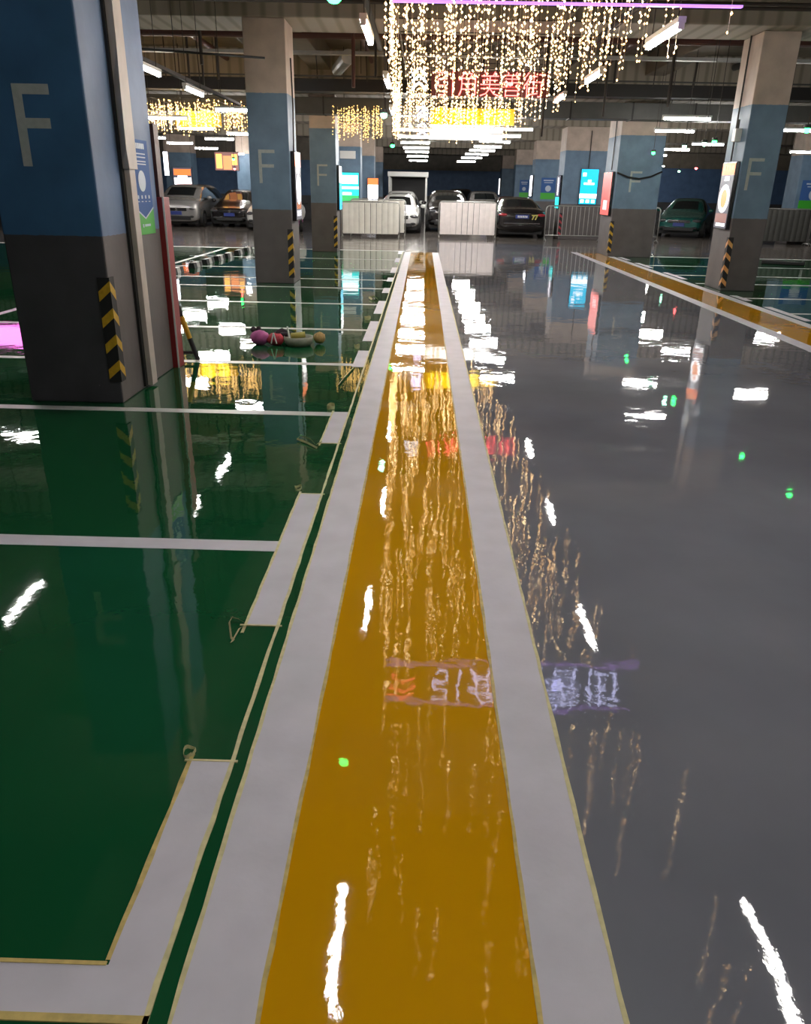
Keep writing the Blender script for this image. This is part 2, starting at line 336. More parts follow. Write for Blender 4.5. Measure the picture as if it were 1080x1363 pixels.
# right-hand bays
for i, (a, b) in enumerate([(5.4, 5.5), (7.25, 7.35), (9.22, 9.32), (11.45, 11.55), (13.2, 13.3), (15.4, 15.5), (17.0, 17.1), (19.3, 19.4)]):
    mb = MB(); mb.box(5.30, 10.6, a, b, 0, 0.0028); tag(mb.build('bay_line', M['line']), 'white bay line on the right green floor, %s from the camera' % ORD[i], 'bay line', 'white bay lines on the right')
mb = MB(); mb.box(5.2, 25, 22.1, 22.3, 0, 0.003); tag(mb.build('bay_line', M['line']), 'wide white line ending the right green floor', 'bay line')
for i, (a, b) in enumerate([(8.6, 10), (10.8, 12.2), (12.9, 13.6), (16.2, 17.6), (18.7, 20.0), (20.8, 21.8)]):
    mb = MB(); mb.box(5.27, 5.39, a, b, 0, 0.0032); tag(mb.build('bay_dash', M['band']), 'white dash behind the right orange stripe, %s from the camera' % ORD[i], 'bay dash', 'white dashes along the right stripe')
# curled tape ends
def ribbon(pts, w, label, lean=0.0, m='tape'):
    mb = MB(); pts = [Vector(p) for p in pts]
    for i in range(len(pts) - 1):
        a, b = pts[i], pts[i + 1]; d = (b - a); n = Vector((-d.y, d.x, 0)); n = n.normalized() if n.length > 1e-6 else Vector((1, 0, 0))
        wv = (Vector((0, 0, 1)) * (1 - lean) + n * lean).normalized() * w
        mb.face([a, b, b + wv, a + wv])
    o = mb.build('tape_curl', M[m], smooth=False)
    md = o.modifiers.new('s', 'SOLIDIFY'); md.thickness = 0.0006
    return tag(o, label, 'masking tape')
def loop(cx, cy, rx, ry, n=14, z=0.004, a0=0, turn=1.0):
    return [(cx + rx * math.cos(a0 + 2 * PI * turn * i / n), cy + ry * math.sin(a0 + 2 * PI * turn * i / n), z + 0.006 * math.sin(i)) for i in range(n + 1)]
ribbon(loop(-0.648, 1.80, 0.018, 0.022, a0=-0.9), 0.013, 'curled loop of tape at the far corner of the nearest white dash')
ribbon([(-0.632, 2.53, .004), (-0.66, 2.50, .004), (-0.668, 2.40, .004)], 0.011, 'creased tape tail at the near corner of the second dash', 0.6)
ribbon([(-0.64, 2.54, .004), (-0.67, 2.555, .012), (-0.70, 2.56, .015), (-0.705, 2.53, .01), (-0.675, 2.43, .004), (-0.66, 2.41, .004)], 0.009, 'folded triangle of loose tape left of the second dash', 0.5)
ribbon(loop(-0.655, 3.98, 0.02, 0.03), 0.015, 'small curl of tape at the far corner of the second dash')
ribbon([(-0.632, 4.84, .004), (-0.66, 4.78, .004), (-0.70, 4.84, .02), (-0.78, 4.92, .02), (-0.80, 4.86, .012), (-0.72, 4.79, .008), (-0.645, 4.70, .004)], 0.013, 'long looped tape tail left of the third dash', 0.4)
ribbon(loop(-0.665, 5.70, 0.03, 0.05, n=20, turn=1.8), 0.026, 'crumpled curl of tape beside the third bay line')
ribbon([(-0.62, 7.15, .004), (-0.66, 6.8, .012), (-0.69, 6.45, .006)], 0.018, 'loose strip of tape hanging from the fourth dash', 0.6)
ribbon(loop(-0.66, 8.15, 0.03, 0.05), 0.03, 'curl of tape beside the fourth dash')
ribbon(loop(-0.68, 10.1, 0.04, 0.06), 0.035, 'curl of tape beside the fifth dash')
ribbon([(-0.64, 12.0, .004), (-0.72, 12.2, .02), (-0.80, 12.1, .02), (-0.74, 11.9, .01)], 0.03, 'tape scrap beside the sixth dash', 0.4)
ribbon([(0.455, 4.9, .004), (0.475, 5.0, .012), (0.462, 5.1, .016), (0.458, 4.95, .01)], 0.016, 'tiny tape curl on the right white band edge')
mb = MB(); mb.cyl((-1.30, 20.9, 0.0), (-1.30, 20.9, 0.0), 0.001)
# ------------------------------------------------------------------ pillars
def letter_F(parent, x, y, z0, w, h, t):
    mb = MB()
    mb.box(0, t, -0.003, 0.001, 0, h); mb.box(t, w, -0.003, 0.001, h - t, h); mb.box(t, w * 0.93, -0.003, 0.001, h * 0.47, h * 0.47 + t)
    return mb.build('painted_letter', M['cream'], parent, loc=(x, y, z0))
M['pillar_lit_side'] = pillar_mat('pillar_lit_side_paint', (0.125, 0.108, 0.105), (0.13, 0.20, 0.34), (0.45, 0.40, 0.34), z2=3.4)  # lighter repaint of the lane side, its stronger light mixed into the colour
def pillar(x0, x1, y0, y1, label, m='pillar', F=None, side=None):
    mb = MB(); cx, cy = (x0 + x1) / 2, (y0 + y1) / 2
    mb.box(x0 - cx, x1 - cx, y0 - cy, y1 - cy, 0, 3.998 if y0 < 20 else 3.718)
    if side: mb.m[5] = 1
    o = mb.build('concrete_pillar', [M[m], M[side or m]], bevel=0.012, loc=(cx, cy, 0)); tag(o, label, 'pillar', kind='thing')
    if F: letter_F(o, F[0] - cx, y0 - cy, F[1], F[2], F[3], F[4])
    return o
P1 = pillar(-2.975, -2.262, 5.71, 6.99, 'nearest pillar on the left with big letter F, blue over grey', 'pillar_near', (-2.745, 1.655, 0.245, 0.50, 0.062), side='pillar_lit_side')
P2 = pillar(-2.905, -2.235, 13.95, 14.75, 'second pillar on the left, cream over blue over grey, letter F', F=(-2.75, 1.62, 0.27, 0.51, 0.05))
P3 = pillar(-2.93, -2.26, 21.55, 22.35, 'third pillar on the left, by the white barrier, faint letter F', F=(-2.75, 1.62, 0.27, 0.51, 0.045))
P4 = pillar(5.36, 5.96, 14.3, 15.15, 'nearest pillar on the right with lit food poster and letter F', F=(5.47, 1.66, 0.26, 0.50, 0.05))
P5 = pillar(5.02, 6.18, 21.9, 23.3, 'wide second pillar on the right with a cable sagging over letter F', F=(5.38, 1.62, 0.30, 0.50, 0.05))
P6 = pillar(5.00, 6.62, 30.0, 31.2, 'wide third pillar on the right with cyan screen')
pillar(5.02, 6.1, 38, 39, 'fourth pillar on the right, behind the black sedan, small blue poster')
pillar(5.02, 6.1, 46, 47, 'fifth pillar on the right, far back')
pillar(5.02, 6.1, 54, 55, 'sixth pillar on the right, at the far wall')
pillar(-3.05, -2.28, 30.2, 31, 'fourth pillar on the left with teal screen')
pillar(-3.0, -2.25, 38, 39, 'fifth pillar on the left with small orange and white lit sign')
pillar(-3.0, -2.25, 46, 47, 'sixth pillar on the left, far back beside the white canopy')
pillar(-10.6, -9.9, 22, 23, 'pillar left of the parked minivan, nearest of its row')
pillar(-11.9, -10.7, 38.4, 39.4, 'blue pillar behind the silver minivan')
pillar(-8.6, -7.3, 38.4, 39.4, 'blue pillar behind the dark cars on the far left')
pillar(13.35, 14.9, 30, 31, 'pillar at the right edge with blue and green poster')
pillar(13.2, 14, 14.3, 15, 'pillar beyond the right edge of the bays')

def corner_guard(x, y, side, z0, z1, label, m='yellow'):
    """L-shaped rubber guard wrapped on the front corner; side=+1 right corner, -1 left corner"""
    w, t = 0.078, 0.012
    mb = MB(); s = side
    xa, xb = sorted((x - s * w, x + s * t)); mb.box(xa, xb, y - t, y, z0, z1, 0)
    xa, xb = sorted((x, x + s * t)); mb.box(xa, xb, y, y + w, z0, z1, 0)
    n = 4; st = (z1 - z0) / n; h = st * 0.5
    for i in range(n):
        a = z0 + st * i + 0.02
        mb.face([(x + s * t, y - t - .001, a + h * .8), (x - s * w, y - t - .001, a), (x - s * w, y - t - .001, a + h * .75), (x + s * t, y - t - .001, min(z1, a + h * 1.55))], 1)
        mb.face([(x + s * (t + .001), y - t, a + h * .8), (x + s * (t + .001), y + w, a), (x + s * (t + .001), y + w, a + h * .75), (x + s * (t + .001), y - t, min(z1, a + h * 1.55))], 1)
    o = mb.build('corner_guard', [M['black'], M[m]]); tag(o, label, 'corner guard', 'striped rubber guards on pillar corners')
corner_guard(-2.262, 5.71, 1, 0.17, 0.93, 'black and yellow corner guard on the nearest left pillar')
corner_guard(-2.235, 13.95, 1, 0.1, 0.9, 'black and yellow corner guard on the second left pillar')
corner_guard(-2.26, 21.55, 1, 0.1, 0.9, 'black and yellow corner guard on the third left pillar')
corner_guard(5.36, 14.3, -1, 0.05, 0.9, 'black and amber corner guard on the nearest right pillar', 'amber')
corner_guard(5.02, 21.9, -1, 0.1, 0.9, 'black and yellow corner guard on the wide right pillar')
corner_guard(5.00, 30.0, -1, 0.1, 0.9, 'red and black corner guard on the pillar with cyan screen', 'redcloth')

# trunking on the near pillar, red cabinet behind it
t = empty('cable_trunking', (-2.262, 6.2, 0), 'tall beige metal trunking running up the near pillar side', 'trunking')
mb = MB(); mb.box(0, 0.06, 0.03, 0.15, 0.02, 1.72); mb.build('lower_channel', M['trunking'], t, bevel=0.004)
mb = MB()
zs = [1.66, 1.8, 2.1, 2.5, 3.0, 3.6, 4.0]
for i in range(len(zs) - 1):
    o0, o1 = [0.022 * math.sin(k * 1.3) + 0.01 for k in (i, i + 1)]
    mb.face([(0.075, 0.0 - o0, zs[i]), (0.075, 0.17, zs[i]), (0.075, 0.17, zs[i + 1]), (0.075, 0.0 - o1, zs[i + 1])]); mb.face([(0, 0.17, zs[i]), (0, 0.17, zs[i + 1]), (0.075, 0.17, zs[i + 1]), (0.075, 0.17, zs[i])])
    mb.face([(0.0, 0.02, zs[i]), (0.075, 0.0 - o0, zs[i]), (0.075, 0.0 - o1, zs[i + 1]), (0.0, 0.02, zs[i + 1])])
mb.build('loose_cover', M['trunking'], t)
mb = MB(); mb.box(0.0, 0.02, -0.018, 0.03, 0.02, 4.0); mb.build('cable_and_gap_black', M['cable'], t)  # black strip standing in for the shaded gap beside the trunking
t = empty('hydrant_cabinet', (-2.5, 7.0, 0), 'tall red cabinet edge standing behind the near pillar', 'cabinet')
mb = MB(); mb.box(-0.3, 0.29, 0.0, 0.16, 0.0, 1.46); mb.build('cabinet_body', M['red_board'], t, bevel=0.006)
mb = MB(); mb.box(0.278, 0.293, -0.004, 0.0, 0.0, 1.46); mb.build('edge_highlight', M['white_plastic'], t)  # white strip painted in as the highlight along the cabinet edge
mb = MB(); mb.box(-0.3, 0.26, 0.0, 0.12, 1.46, 2.02); mb.build('upper_panel', M['maroon'], t)
# blue and green notice on the near pillar
t = empty('notice_sign', (-2.262, 6.42, 1.18), 'blue notice with white oval and green pointed foot on near pillar', 'poster')
W, Hh = 0.42, 0.70
mb = MB(); mb.box(0, 0.008, 0, W, 0, Hh); mb.build('backing', M['poster_blue'], t)
mb = MB(); mb.face([(0.0095, 0, 0), (0.0095, W, 0), (0.0095, W, 0.2), (0.0095, W / 2, 0.12), (0.0095, 0, 0.2)]); mb.build('green_foot', M['poster_green'], t)
mb = MB(); mb.face([(0.0105, 0, .195), (0.0105, W / 2, .115), (0.0105, W / 2, .128), (0.0105, 0, .208)]); mb.face([(0.0105, W, .195), (0.0105, W, .208), (0.0105, W / 2, .128), (0.0105, W / 2, .115)]); mb.build('chevron_line', M['poster_ink'], t)
mb = MB(); mb.face([(0.0105, W / 2 + 0.085 * math.cos(a * PI / 12), 0.40 + 0.078 * math.sin(a * PI / 12)) for a in range(24)]); mb.build('white_oval', M['poster_ink'], t)
BX = [(0.06 + k * 0.04, 0.092 + k * 0.04, 0.635, 0.675) for k in range(7)] + [(0.06, 0.34, z, z + 0.008) for z in (0.595, 0.57, 0.54, 0.52)]
BX += [(0.07 + k * 0.085, 0.10 + k * 0.085, 0.27, 0.295) for k in range(4)] + [(0.065 + k * 0.085, 0.105 + k * 0.085, 0.245, 0.252) for k in range(4)] + [(0.12, 0.15, 0.055, 0.08), (0.17, 0.31, 0.06, 0.078)]
for (a, b_, c_, d_) in BX:
    mb = MB(); mb.box(0.008, 0.0112, a, b_, c_, d_); mb.build('printed_mark', M['poster_ink'], t)

# A-frame stand behind the near pillar
t = empty('folding_barrier', (-2.44, 7.35, 0), 'yellow and black folding A-frame barrier behind the near pillar', 'barrier')
def leg2(p, q, r=0.024):
    p = Vector(p); q = Vector(q); mb = MB(); n = 3
    for i in range(n):
        a = p.lerp(q, i / n); b = p.lerp(q, (i + 1) / n); mb.cyl(a, b, r, 10, mi=[1, 0, 1][i])
    return mb
for dx in (-0.2, 0.30):
    leg2((dx * 0.4 + 0.0, 0, 0.62), (dx, 0.02, 0.0)).build('leg', [M['yellow'], M['black']], t)
leg2((-0.07, 0.1, 0.62), (-0.25, 0.35, 0.0)).build('leg', [M['yellow'], M['black']], t)
leg2((0.0, 0.1, 0.62), (-0.08, 0.35, 0.0)).build('leg', [M['yellow'], M['black']], t)
mb = MB(); mb.cyl((-0.19, 0.02, 0.07), (0.28, 0.02, 0.07), 0.014); mb.build('cross_bar', M['black'], t)
mb = MB(); mb.box(-0.06, 0.06, -0.02, 0.12, 0.6, 0.63); mb.build('hinge_plate', M['black'], t)

# ------------------------------------------------------------------ lit advertising boxes
def ad_side(x, y0, y1, z0, z1, s, label, layout, name='advert_lightbox'):
    """lightbox hanging on an x-facing pillar side; s=+1 faces +x; layout: list of (z0,z1,mat,ypad)"""
    t = empty(name, (x, y0, z0), label, 'lightbox'); H_ = z1 - z0; Wd = y1 - y0; d = 0.07
    mb = MB(); xa, xb = sorted((0, s * d)); mb.box(xa, xb, 0, Wd, 0, H_); mb.build('frame', M['black_gloss'], t, bevel=0.004)
    for (a, b, m, pad) in layout:
        mb = MB(); xa, xb = sorted((s * d, s * (d + 0.003))); mb.box(xa, xb, 0.02 + pad * Wd, Wd - 0.02 - pad * Wd, 0.02 + a * (H_ - 0.04), 0.02 + b * (H_ - 0.04)); mb.build('lit_panel', M[m], t)
    return t, d, H_, Wd
def yz_ellipse(parent, x, cy, cz, ry, rz, m, name):
    mb = MB(); mb.face([(x, cy + ry * math.cos(a * PI / 12), cz + rz * math.sin(a * PI / 12)) for a in range(24)]); return mb.build(name, M[m], parent)
t, d, H_, Wd = ad_side(5.36, 14.36, 14.98, 1.02, 2.11, -1, 'tall lit food advert with plate of noodles, nearest right pillar', [(0, 0.82, 'e_darkpanel', 0), (0.82, 1, 'e_orange', 0), (0.73, 0.8, 'e_soft', 0.28)])
yz_ellipse(t, -d - .005, Wd / 2, 0.50, 0.25, 0.23, 'e_soft', 'plate'); yz_ellipse(t, -d - .007, Wd / 2, 0.50, 0.15, 0.15, 'e_food', 'noodle_picture')
mb = MB(); mb.box(-d - .006, -d - .003, 0.08, 0.5, 0.05, 0.10); mb.build('caption_strip', M['e_soft'], t)
mb = MB(); mb.box(-d - .0055, -d - .003, 0.04, 0.58, 0.11, 0.26); mb.build('food_bowl_picture', M['e_brown'], t)
mb = MB()
for k in range(4): mb.box(-d - .006, -d - .003, 0.08 + k * 0.12, 0.17 + k * 0.12, 0.96, 1.03)
mb.build('headline', M['e_food'], t)
t, d, H_, Wd = ad_side(5.02, 22.05, 23.1, 1.02, 2.11, -1, 'tall red lit advert on the wide right pillar', [(0, 1, 'e_redad', 0), (0.12, 0.35, 'e_paper', 0.25)])
t, d, H_, Wd = ad_side(5.00, 30.15, 31.0, 1.03, 2.16, -1, 'narrow teal and violet lit advert left of the cyan screen', [(0, 0.35, 'e_teal', 0), (0.35, 1.0, 'e_violetpanel', 0), (0.4, 0.95, 'e_soft', 0.3)])
t, d, H_, Wd = ad_side(5.02, 38.1, 38.9, 1.4, 2.3, -1, 'narrow white glowing advert above the black sedan', [(0, 1, 'e_white', 0)])
t, d, H_, Wd = ad_side(5.02, 54.1, 54.9, 1.4, 2.4, -1, 'tiny pink-white advert far back on the right', [(0, 1, 'e_soft', 0)])
t, d, H_, Wd = ad_side(-2.235, 14.05, 14.7, 1.03, 2.12, 1, 'lit advert with orange head on the second left pillar', [(0, 0.8, 'e_darkpanel', 0), (0.8, 1, 'e_orange', 0), (0.70, 0.78, 'e_soft', 0.2), (0.05, 0.14, 'e_soft', 0.1), (0.16, 0.26, 'e_food', 0.1)])
yz_ellipse(t, d + .005, Wd / 2, 0.50, 0.25, 0.24, 'e_soft', 'plate')
t, d, H_, Wd = ad_side(-2.26, 21.65, 22.3, 1.03, 2.12, 1, 'cyan and white lit advert on the third left pillar', [(0, 0.3, 'e_cyan', 0), (0.3, 0.62, 'e_teal', 0), (0.62, 1, 'e_soft', 0)])
def ad_front(x0, x1, y, z0, z1, label, panels, name='advert_lightbox', cat='lightbox'):
    t = empty(name, (x0, y, z0), label, cat); W_ = x1 - x0; H_ = z1 - z0
    mb = MB(); mb.box(0, W_, -0.07, 0, 0, H_); mb.build('frame', M['black_gloss'], t, bevel=0.004)
    for k, (u0, u1, v0, v1, m) in enumerate(panels):
        mb = MB(); mb.box(0.015 + u0 * (W_ - .03), 0.015 + u1 * (W_ - .03), -0.073 - k * 0.0015, -0.07, 0.015 + v0 * (H_ - .03), 0.015 + v1 * (H_ - .03)); mb.build('lit_panel', M[m], t)
    return t
t = ad_front(5.60, 6.24, 30, 1.2, 2.38, 'bright cyan lit screen on the third right pillar', [(0, 1, 0, 1, 'e_cyan'), (0, 1, 0.17, 0.30, 'e_soft'), (0.1, 0.3, 0.8, 0.9, 'e_soft'), (0.2, 0.8, 0.56, 0.62, 'e_soft'), (0.42, 0.62, 0.64, 0.70, 'e_soft'), (0.08, 0.28, 0.04, 0.13, 'e_soft'), (0.4, 0.6, 0.04, 0.13, 'e_soft'), (0.72, 0.92, 0.04, 0.13, 'e_soft')])
ad_front(-3.02, -2.33, 30.2, 1.0, 2.12, 'teal lit screen with white headline behind the left barrier', [(0, 1, 0, 1, 'e_teal'), (0, 1, 0, 0.3, 'e_greenhill'), (0.05, 0.95, 0.66, 0.92, 'e_soft'), (0.0, 1, 0.5, 0.58, 'e_soft'), (0.1, 0.6, 0.32, 0.40, 'e_soft')])
ad_front(-2.55, -2.05, 37.95, 1.05, 2.05, 'small lit sign with orange top above the left barrier', [(0, 1, 0, 1, 'e_soft'), (0, 1, 0.72, 1, 'e_orange'), (0.1, 0.9, 0.0, 0.5, 'e_white')])
ad_front(-11.55, -10.65, 38.35, 1.45, 2.35, 'orange and white lit advert above the silver minivan', [(0, 1, 0, 1, 'e_darkpanel'), (0.05, 0.95, 0.62, 0.92, 'e_orange'), (0.05, 0.95, 0, 0.5, 'e_white'), (0.25, 0.75, 0.45, 0.6, 'e_white')])
t = ad_front(-9.95, -9.75, 32.0, 1.9, 2.75, 'tall added glow panel for the pillar-edge reflection, left of the minivan', [(0, 1, 0, 1, 'e_white')]); hang(t, [(0.1, -0.03, .85, ZC - 1.9, .008)])  # emissive panel added in place of a bright reflection on the pillar edge
t = ad_front(-9.1, -8.05, 36.5, 2.2, 2.95, 'picture panel lit in gold above the dark cars', [(0, 1, 0, 1, 'e_brown'), (0.05, 0.3, 0.1, 0.9, 'e_gold'), (0.35, 0.7, 0.05, 0.8, 'e_food'), (0.72, 0.95, 0.3, 0.9, 'e_gold')]); hang(t, [(0.2, -0.03, .75, ZC - 2.2, .008), (0.85, -0.03, .75, ZC - 2.2, .008)])
t = ad_front(-11.8, -9.0, 18.6, 1.62, 2.15, 'bright pink lit sign far left behind the near pillar', [(0, 1, 0, 1, 'e_pink')]); hang(t, [(0.3, -0.03, .53, ZC - 1.62, .008), (2.5, -0.03, .53, ZC - 1.62, .008)])
# small printed posters
def poster_front(x0, x1, y, z0, z1, label):
    t = empty('notice_sign', (x0, y, z0), label, 'poster'); W_ = x1 - x0; H_ = z1 - z0
    mb = MB(); mb.box(0, W_, -0.012, 0, H_ * .3, H_); mb.build('backing', M['poster_blue'], t)
    mb = MB(); mb.box(0, W_, -0.012, 0, 0, H_ * .3); mb.build('green_foot', M['poster_green'], t)
    mb = MB(); mb.face([(W_ / 2 + W_ * .2 * math.cos(a * PI / 8), -0.014, H_ * .5 + W_ * .2 * math.sin(a * PI / 8)) for a in range(16)]); mb.build('white_disc', M['poster_ink'], t)
    mb = MB(); mb.box(W_ * .15, W_ * .85, -0.014, -0.012, H_ * .85, H_ * .9); mb.build('printed_line', M['poster_ink'], t)
    mb = MB(); mb.box(W_ * .2, W_ * .8, -0.014, -0.012, H_ * .76, H_ * .79); mb.build('printed_line', M['poster_ink'], t)
poster_front(13.5, 14.5, 30, 1.2, 2.15, 'blue and green notice on the pillar at the right edge')
poster_front(5.35, 6.0, 38, 1.3, 2.2, 'blue notice with pale disc on the fourth right pillar')
poster_front(5.3, 5.8, 46, 1.3, 2.2, 'faint blue notice on the fifth right pillar')

# ------------------------------------------------------------------ tube lights
def make_lamp():
    root = empty('tube_light', (0, 0, 0), 'x', 'tube light')
    mb = MB(); mb.box(-0.03, 0.03, -0.46, 0.46, 0.02, 0.06); mb.build('housing', M['white_plastic'], root, bevel=0.004)
    mb = MB(); mb.cyl((0, -0.43, 0), (0, 0.43, 0), 0.025, 8); mb.build('tube', M['tube'], root)
    for a in (-0.46, 0.432):
        mb = MB(); mb.box(-0.022, 0.022, a, a + 0.028, -0.022, 0.03); mb.build('end_cap', M['white_plastic'], root)
    hang(root, [(0, -0.35, 0.06, 1.78, 0.005), (0, 0.35, 0.06, 1.78, 0.005)])
    return root
lamp0 = make_lamp(); used = [False]; lampF = copy_tree(lamp0)
for ch in [x for x in bpy.data.objects if x.parent == lampF]:
    if ch.name.startswith('tube'): ch.data = ch.data.copy(); ch.data.materials[0] = M['tube_far']
usedF = [False]
def lamp(x, y, z, along_x, label, group, sc_=1.0):
    if y > 19.9:
        o = copy_tree(lampF) if usedF[0] else lampF; usedF[0] = True
    elif not used[0]: o = lamp0; used[0] = True
    else: o = copy_tree(lamp0)
    o.location = (x, y, z); o.rotation_euler = (0, 0, PI / 2 if along_x else 0); o.scale = (1, sc_, 1)
    tag(o, label, 'tube light', group)
for i, (x, y, z) in enumerate([(2.2, -0.6, 2.7), (2.22, 3.25, 2.7), (1.86, 7.05, 2.70), (2.02, 10.6, 2.85), (2.15, 13.9, 2.95)]):
    lamp(x, y, z, False, 'tube light above the grey lane, %s of the right row' % ORD[i], 'tube lights on the right of the lane')
for i, (x, y, z) in enumerate([(-0.4, -0.3, 2.7), (-0.41, 3.3, 2.75), (-0.5, 7.4, 2.75), (-0.47, 10.5, 2.75), (-0.55, 14.2, 2.75)]):
    lamp(x, y, z, False, 'tube light above the orange stripe, %s of the left row' % ORD[i], 'tube lights on the left of the lane')
for i, (x, y, z) in enumerate([(-4.35, 7.4, 2.75), (-3.22, 10.05, 2.78), (-3.22, 12.0, 2.76)]):
    lamp(x, y, z, False, 'tube light over the left bays, %s of the sloping row' % ORD[i], 'tube lights over the left bays')
for i, (x, y) in enumerate(sorted([(-3.55, 16.3), (-5.6, 18.5), (-7.5, 13.9), (-5.8, 21.6), (-5.0, 23.4), (-8.4, 26), (-8.4, 29), (-8.4, 32.5), (-8.4, 37.2), (-6.3, 26), (-13, 20), (-13, 26)], key=lambda q: q[1] - q[0] * .01)):
    lamp(x, y, 2.9, True, 'tube light set crosswise over the left side, %s from the camera' % ORD[i], 'crosswise tube lights on the left')
for i, y in enumerate((20.6, 23.2, 26, 29, 32, 36, 41)):
    lamp(-0.28, y, 2.9, True, 'crosswise tube light far down the lane, %s of the left file' % ORD[i], 'far lane lights, left file')
for i, y in enumerate((19.8, 22.2, 24.8, 27.5, 30, 33, 36.5, 41)):
    lamp(2.05, y, 2.9, True, 'crosswise tube light far down the lane, %s of the right file' % ORD[i], 'far lane lights, right file')
for i, (x, y) in enumerate(sorted([(4.95, 16.35), (5.65, 19.45), (7.95, 24), (7.95, 27), (8.1, 18.6), (8.4, 12), (8.4, 5), (8.4, 31), (8.4, 36), (12, 27), (13, 20), (11.5, 42), (7.4, 8.5)], key=lambda q: q[1])):
    lamp(x, y, 2.9, True, 'tube light set crosswise over the right bays, %s from the camera' % ORD[i], 'crosswise tube lights on the right')

# battens carrying the near rows
for (x, z, y0, y1, lb) in [(2.40, 3.55, -5, 13.8, 'dark cable batten above the right lane lights'), (-0.72, 3.55, -5, 13.8, 'dark cable batten above the orange stripe lights'), (-3.275, 2.87, 8.6, 15.2, 'dark batten carrying the lights over the left bays')]:
    mb = MB(); mb.box(x - 0.03, x + 0.03, y0, y1, z, z + 0.04); o = mb.build('light_batten', M['duct_black'])
    y = y0 + 0.4
    while y < y1: hang(o, [(x, y, z + 0.04, ZC, 0.006)]); y += 2.4
    tag(o, lb, 'batten')

# parking indicators
def indicator(x, y, z, m, label):
    t = empty('parking_indicator', (x, y, z), label, 'indicator', 'small hanging parking indicators')
    mb = MB(); mb.ball((0, 0, 0), 0.045, 12, sq=(1, 1, .9)); mb.build('lens', M[m], t, smooth=True)
    mb = MB(); mb.lathe([(0.0, .075), (0.05, .07), (0.055, .03), (0.04, 0.02)], n=12); mb.build('housing', M['black'], t)
    mb = MB(); mb.cyl((0, 0, .07), (0, 0, ZC - z), 0.006, 6); mb.build('hanger_stem', M['rod'], t)
IND = [(-0.485, 4.65, 2.47, 'green_led'), (-0.55, 11.45, 2.47, 'mint_led'), (-0.7, 18.6, 2.45, 'green_led'), (5.55, 20.6, 2.5, 'green_led'), (5.42, 17.8, 2.5, 'mint_led'), (5.45, 16.1, 2.5, 'green_led'), (5.45, 12.3, 2.45, 'green_led'), (5.5, 10.6, 2.45, 'green_led'), (10.1, 33.4, 2.45, 'mint_led'), (9.5, 29.5, 2.45, 'red_led'), (5.2, 15.9, 2.45, 'mint_led'), (-6.7, 29.5, 2.45, 'green_led'), (-6.75, 29.8, 2.15, 'red_led')]
for (x, y, z, m) in IND:
    side = 'left' if x < 0 else 'right'; i = sum(1 for q in IND if (q[0] < 0) == (x < 0) and q[1] < y)
    indicator(x, y, z, m, '%s hanging indicator lamp on the %s side, %s from the camera' % ({'green_led': 'green', 'mint_led': 'pale green', 'red_led': 'red'}[m], side, ORD[i]))

# ------------------------------------------------------------------ ceiling services
def rods(xs, y, z0, z1, r=0.012):
    mb = MB()
    for x in xs: mb.cyl((x, y, z0), (x, y, z1), r, 5)
    return mb
t = empty('cable_tray', (0, 19, 3.5), 'black cable tray crossing the hall in front of the third pillars', 'cable tray')
mb = MB(); mb.box(-15, 15, -0.2, 0.2, 0, 0.24); mb.build('tray', M['duct_black'], t)
mb = MB(); mb.box(-15, 15, -0.26, -0.24, 0.27, 0.30); mb.build('top_conduit', M['duct_grey'], t)
rnd = random.Random(5)
for k in range(26):
    x = -13 + k * 1.05 + rnd.uniform(-.3, .3); mb = MB(); mb.cyl((x, -0.2, 0.2), (x + rnd.uniform(-.06, .06), -0.2, 1.2), 0.012 + 0.012 * (k % 3 == 0), 5); mb.build('hanger_rod', M['rod'], t)
t = empty('air_duct', (0, 21.2, 3.24), 'dark grey rectangular air duct crossing below the black tray', 'duct')
mb = MB(); mb.box(-15, 15, -0.26, 0.26, 0, 0.36); mb.build('duct_body', M['duct_grey'], t, bevel=0.01)
for k in range(20):
    mb = MB(); mb.box(-14.5 + k * 1.5, -14.46 + k * 1.5, -0.27, 0.27, -0.01, 0.37); mb.build('seam_flange', M['duct_black'], t)
hang(t, [(-14 + 4 * k, 0, 0.36, ZC - 3.24, 0.01) for k in range(8)])
mb = MB(); mb.cyl((-15, 16.8, 4.25), (15, 16.8, 4.25), 0.085, 12); o = mb.build('main_pipe', M['maroon']); tag(o, 'thick maroon pipe crossing below the ceiling', 'pipe')
hang(o, [(-13.5 + 3 * k, 16.8, 4.25, ZC, 0.01) for k in range(10)])
mb = MB(); mb.box(-15, 15, 17.4, 17.55, 4.0, 4.06); o = tag(mb.build('pale_conduit', M['zinc']), 'pale thin conduit crossing just below the maroon pipe', 'conduit')
hang(o, [(-13 + 3.3 * k, 17.47, 4.06, ZC, 0.008) for k in range(9)])
for i, (y, z) in enumerate([(11.0, 3.66), (12.6, 4.02), (24.4, 3.62)]):
    mb = MB(); mb.cyl((-14, y, z), (14, y, z), 0.022, 8); o = tag(mb.build('thin_conduit', M['rod']), 'thin dark conduit crossing the hall, %s from the camera' % ORD[i], 'conduit'); hang(o, [(-13 + 3.7 * k, y, z, ZC, 0.006) for k in range(8)])
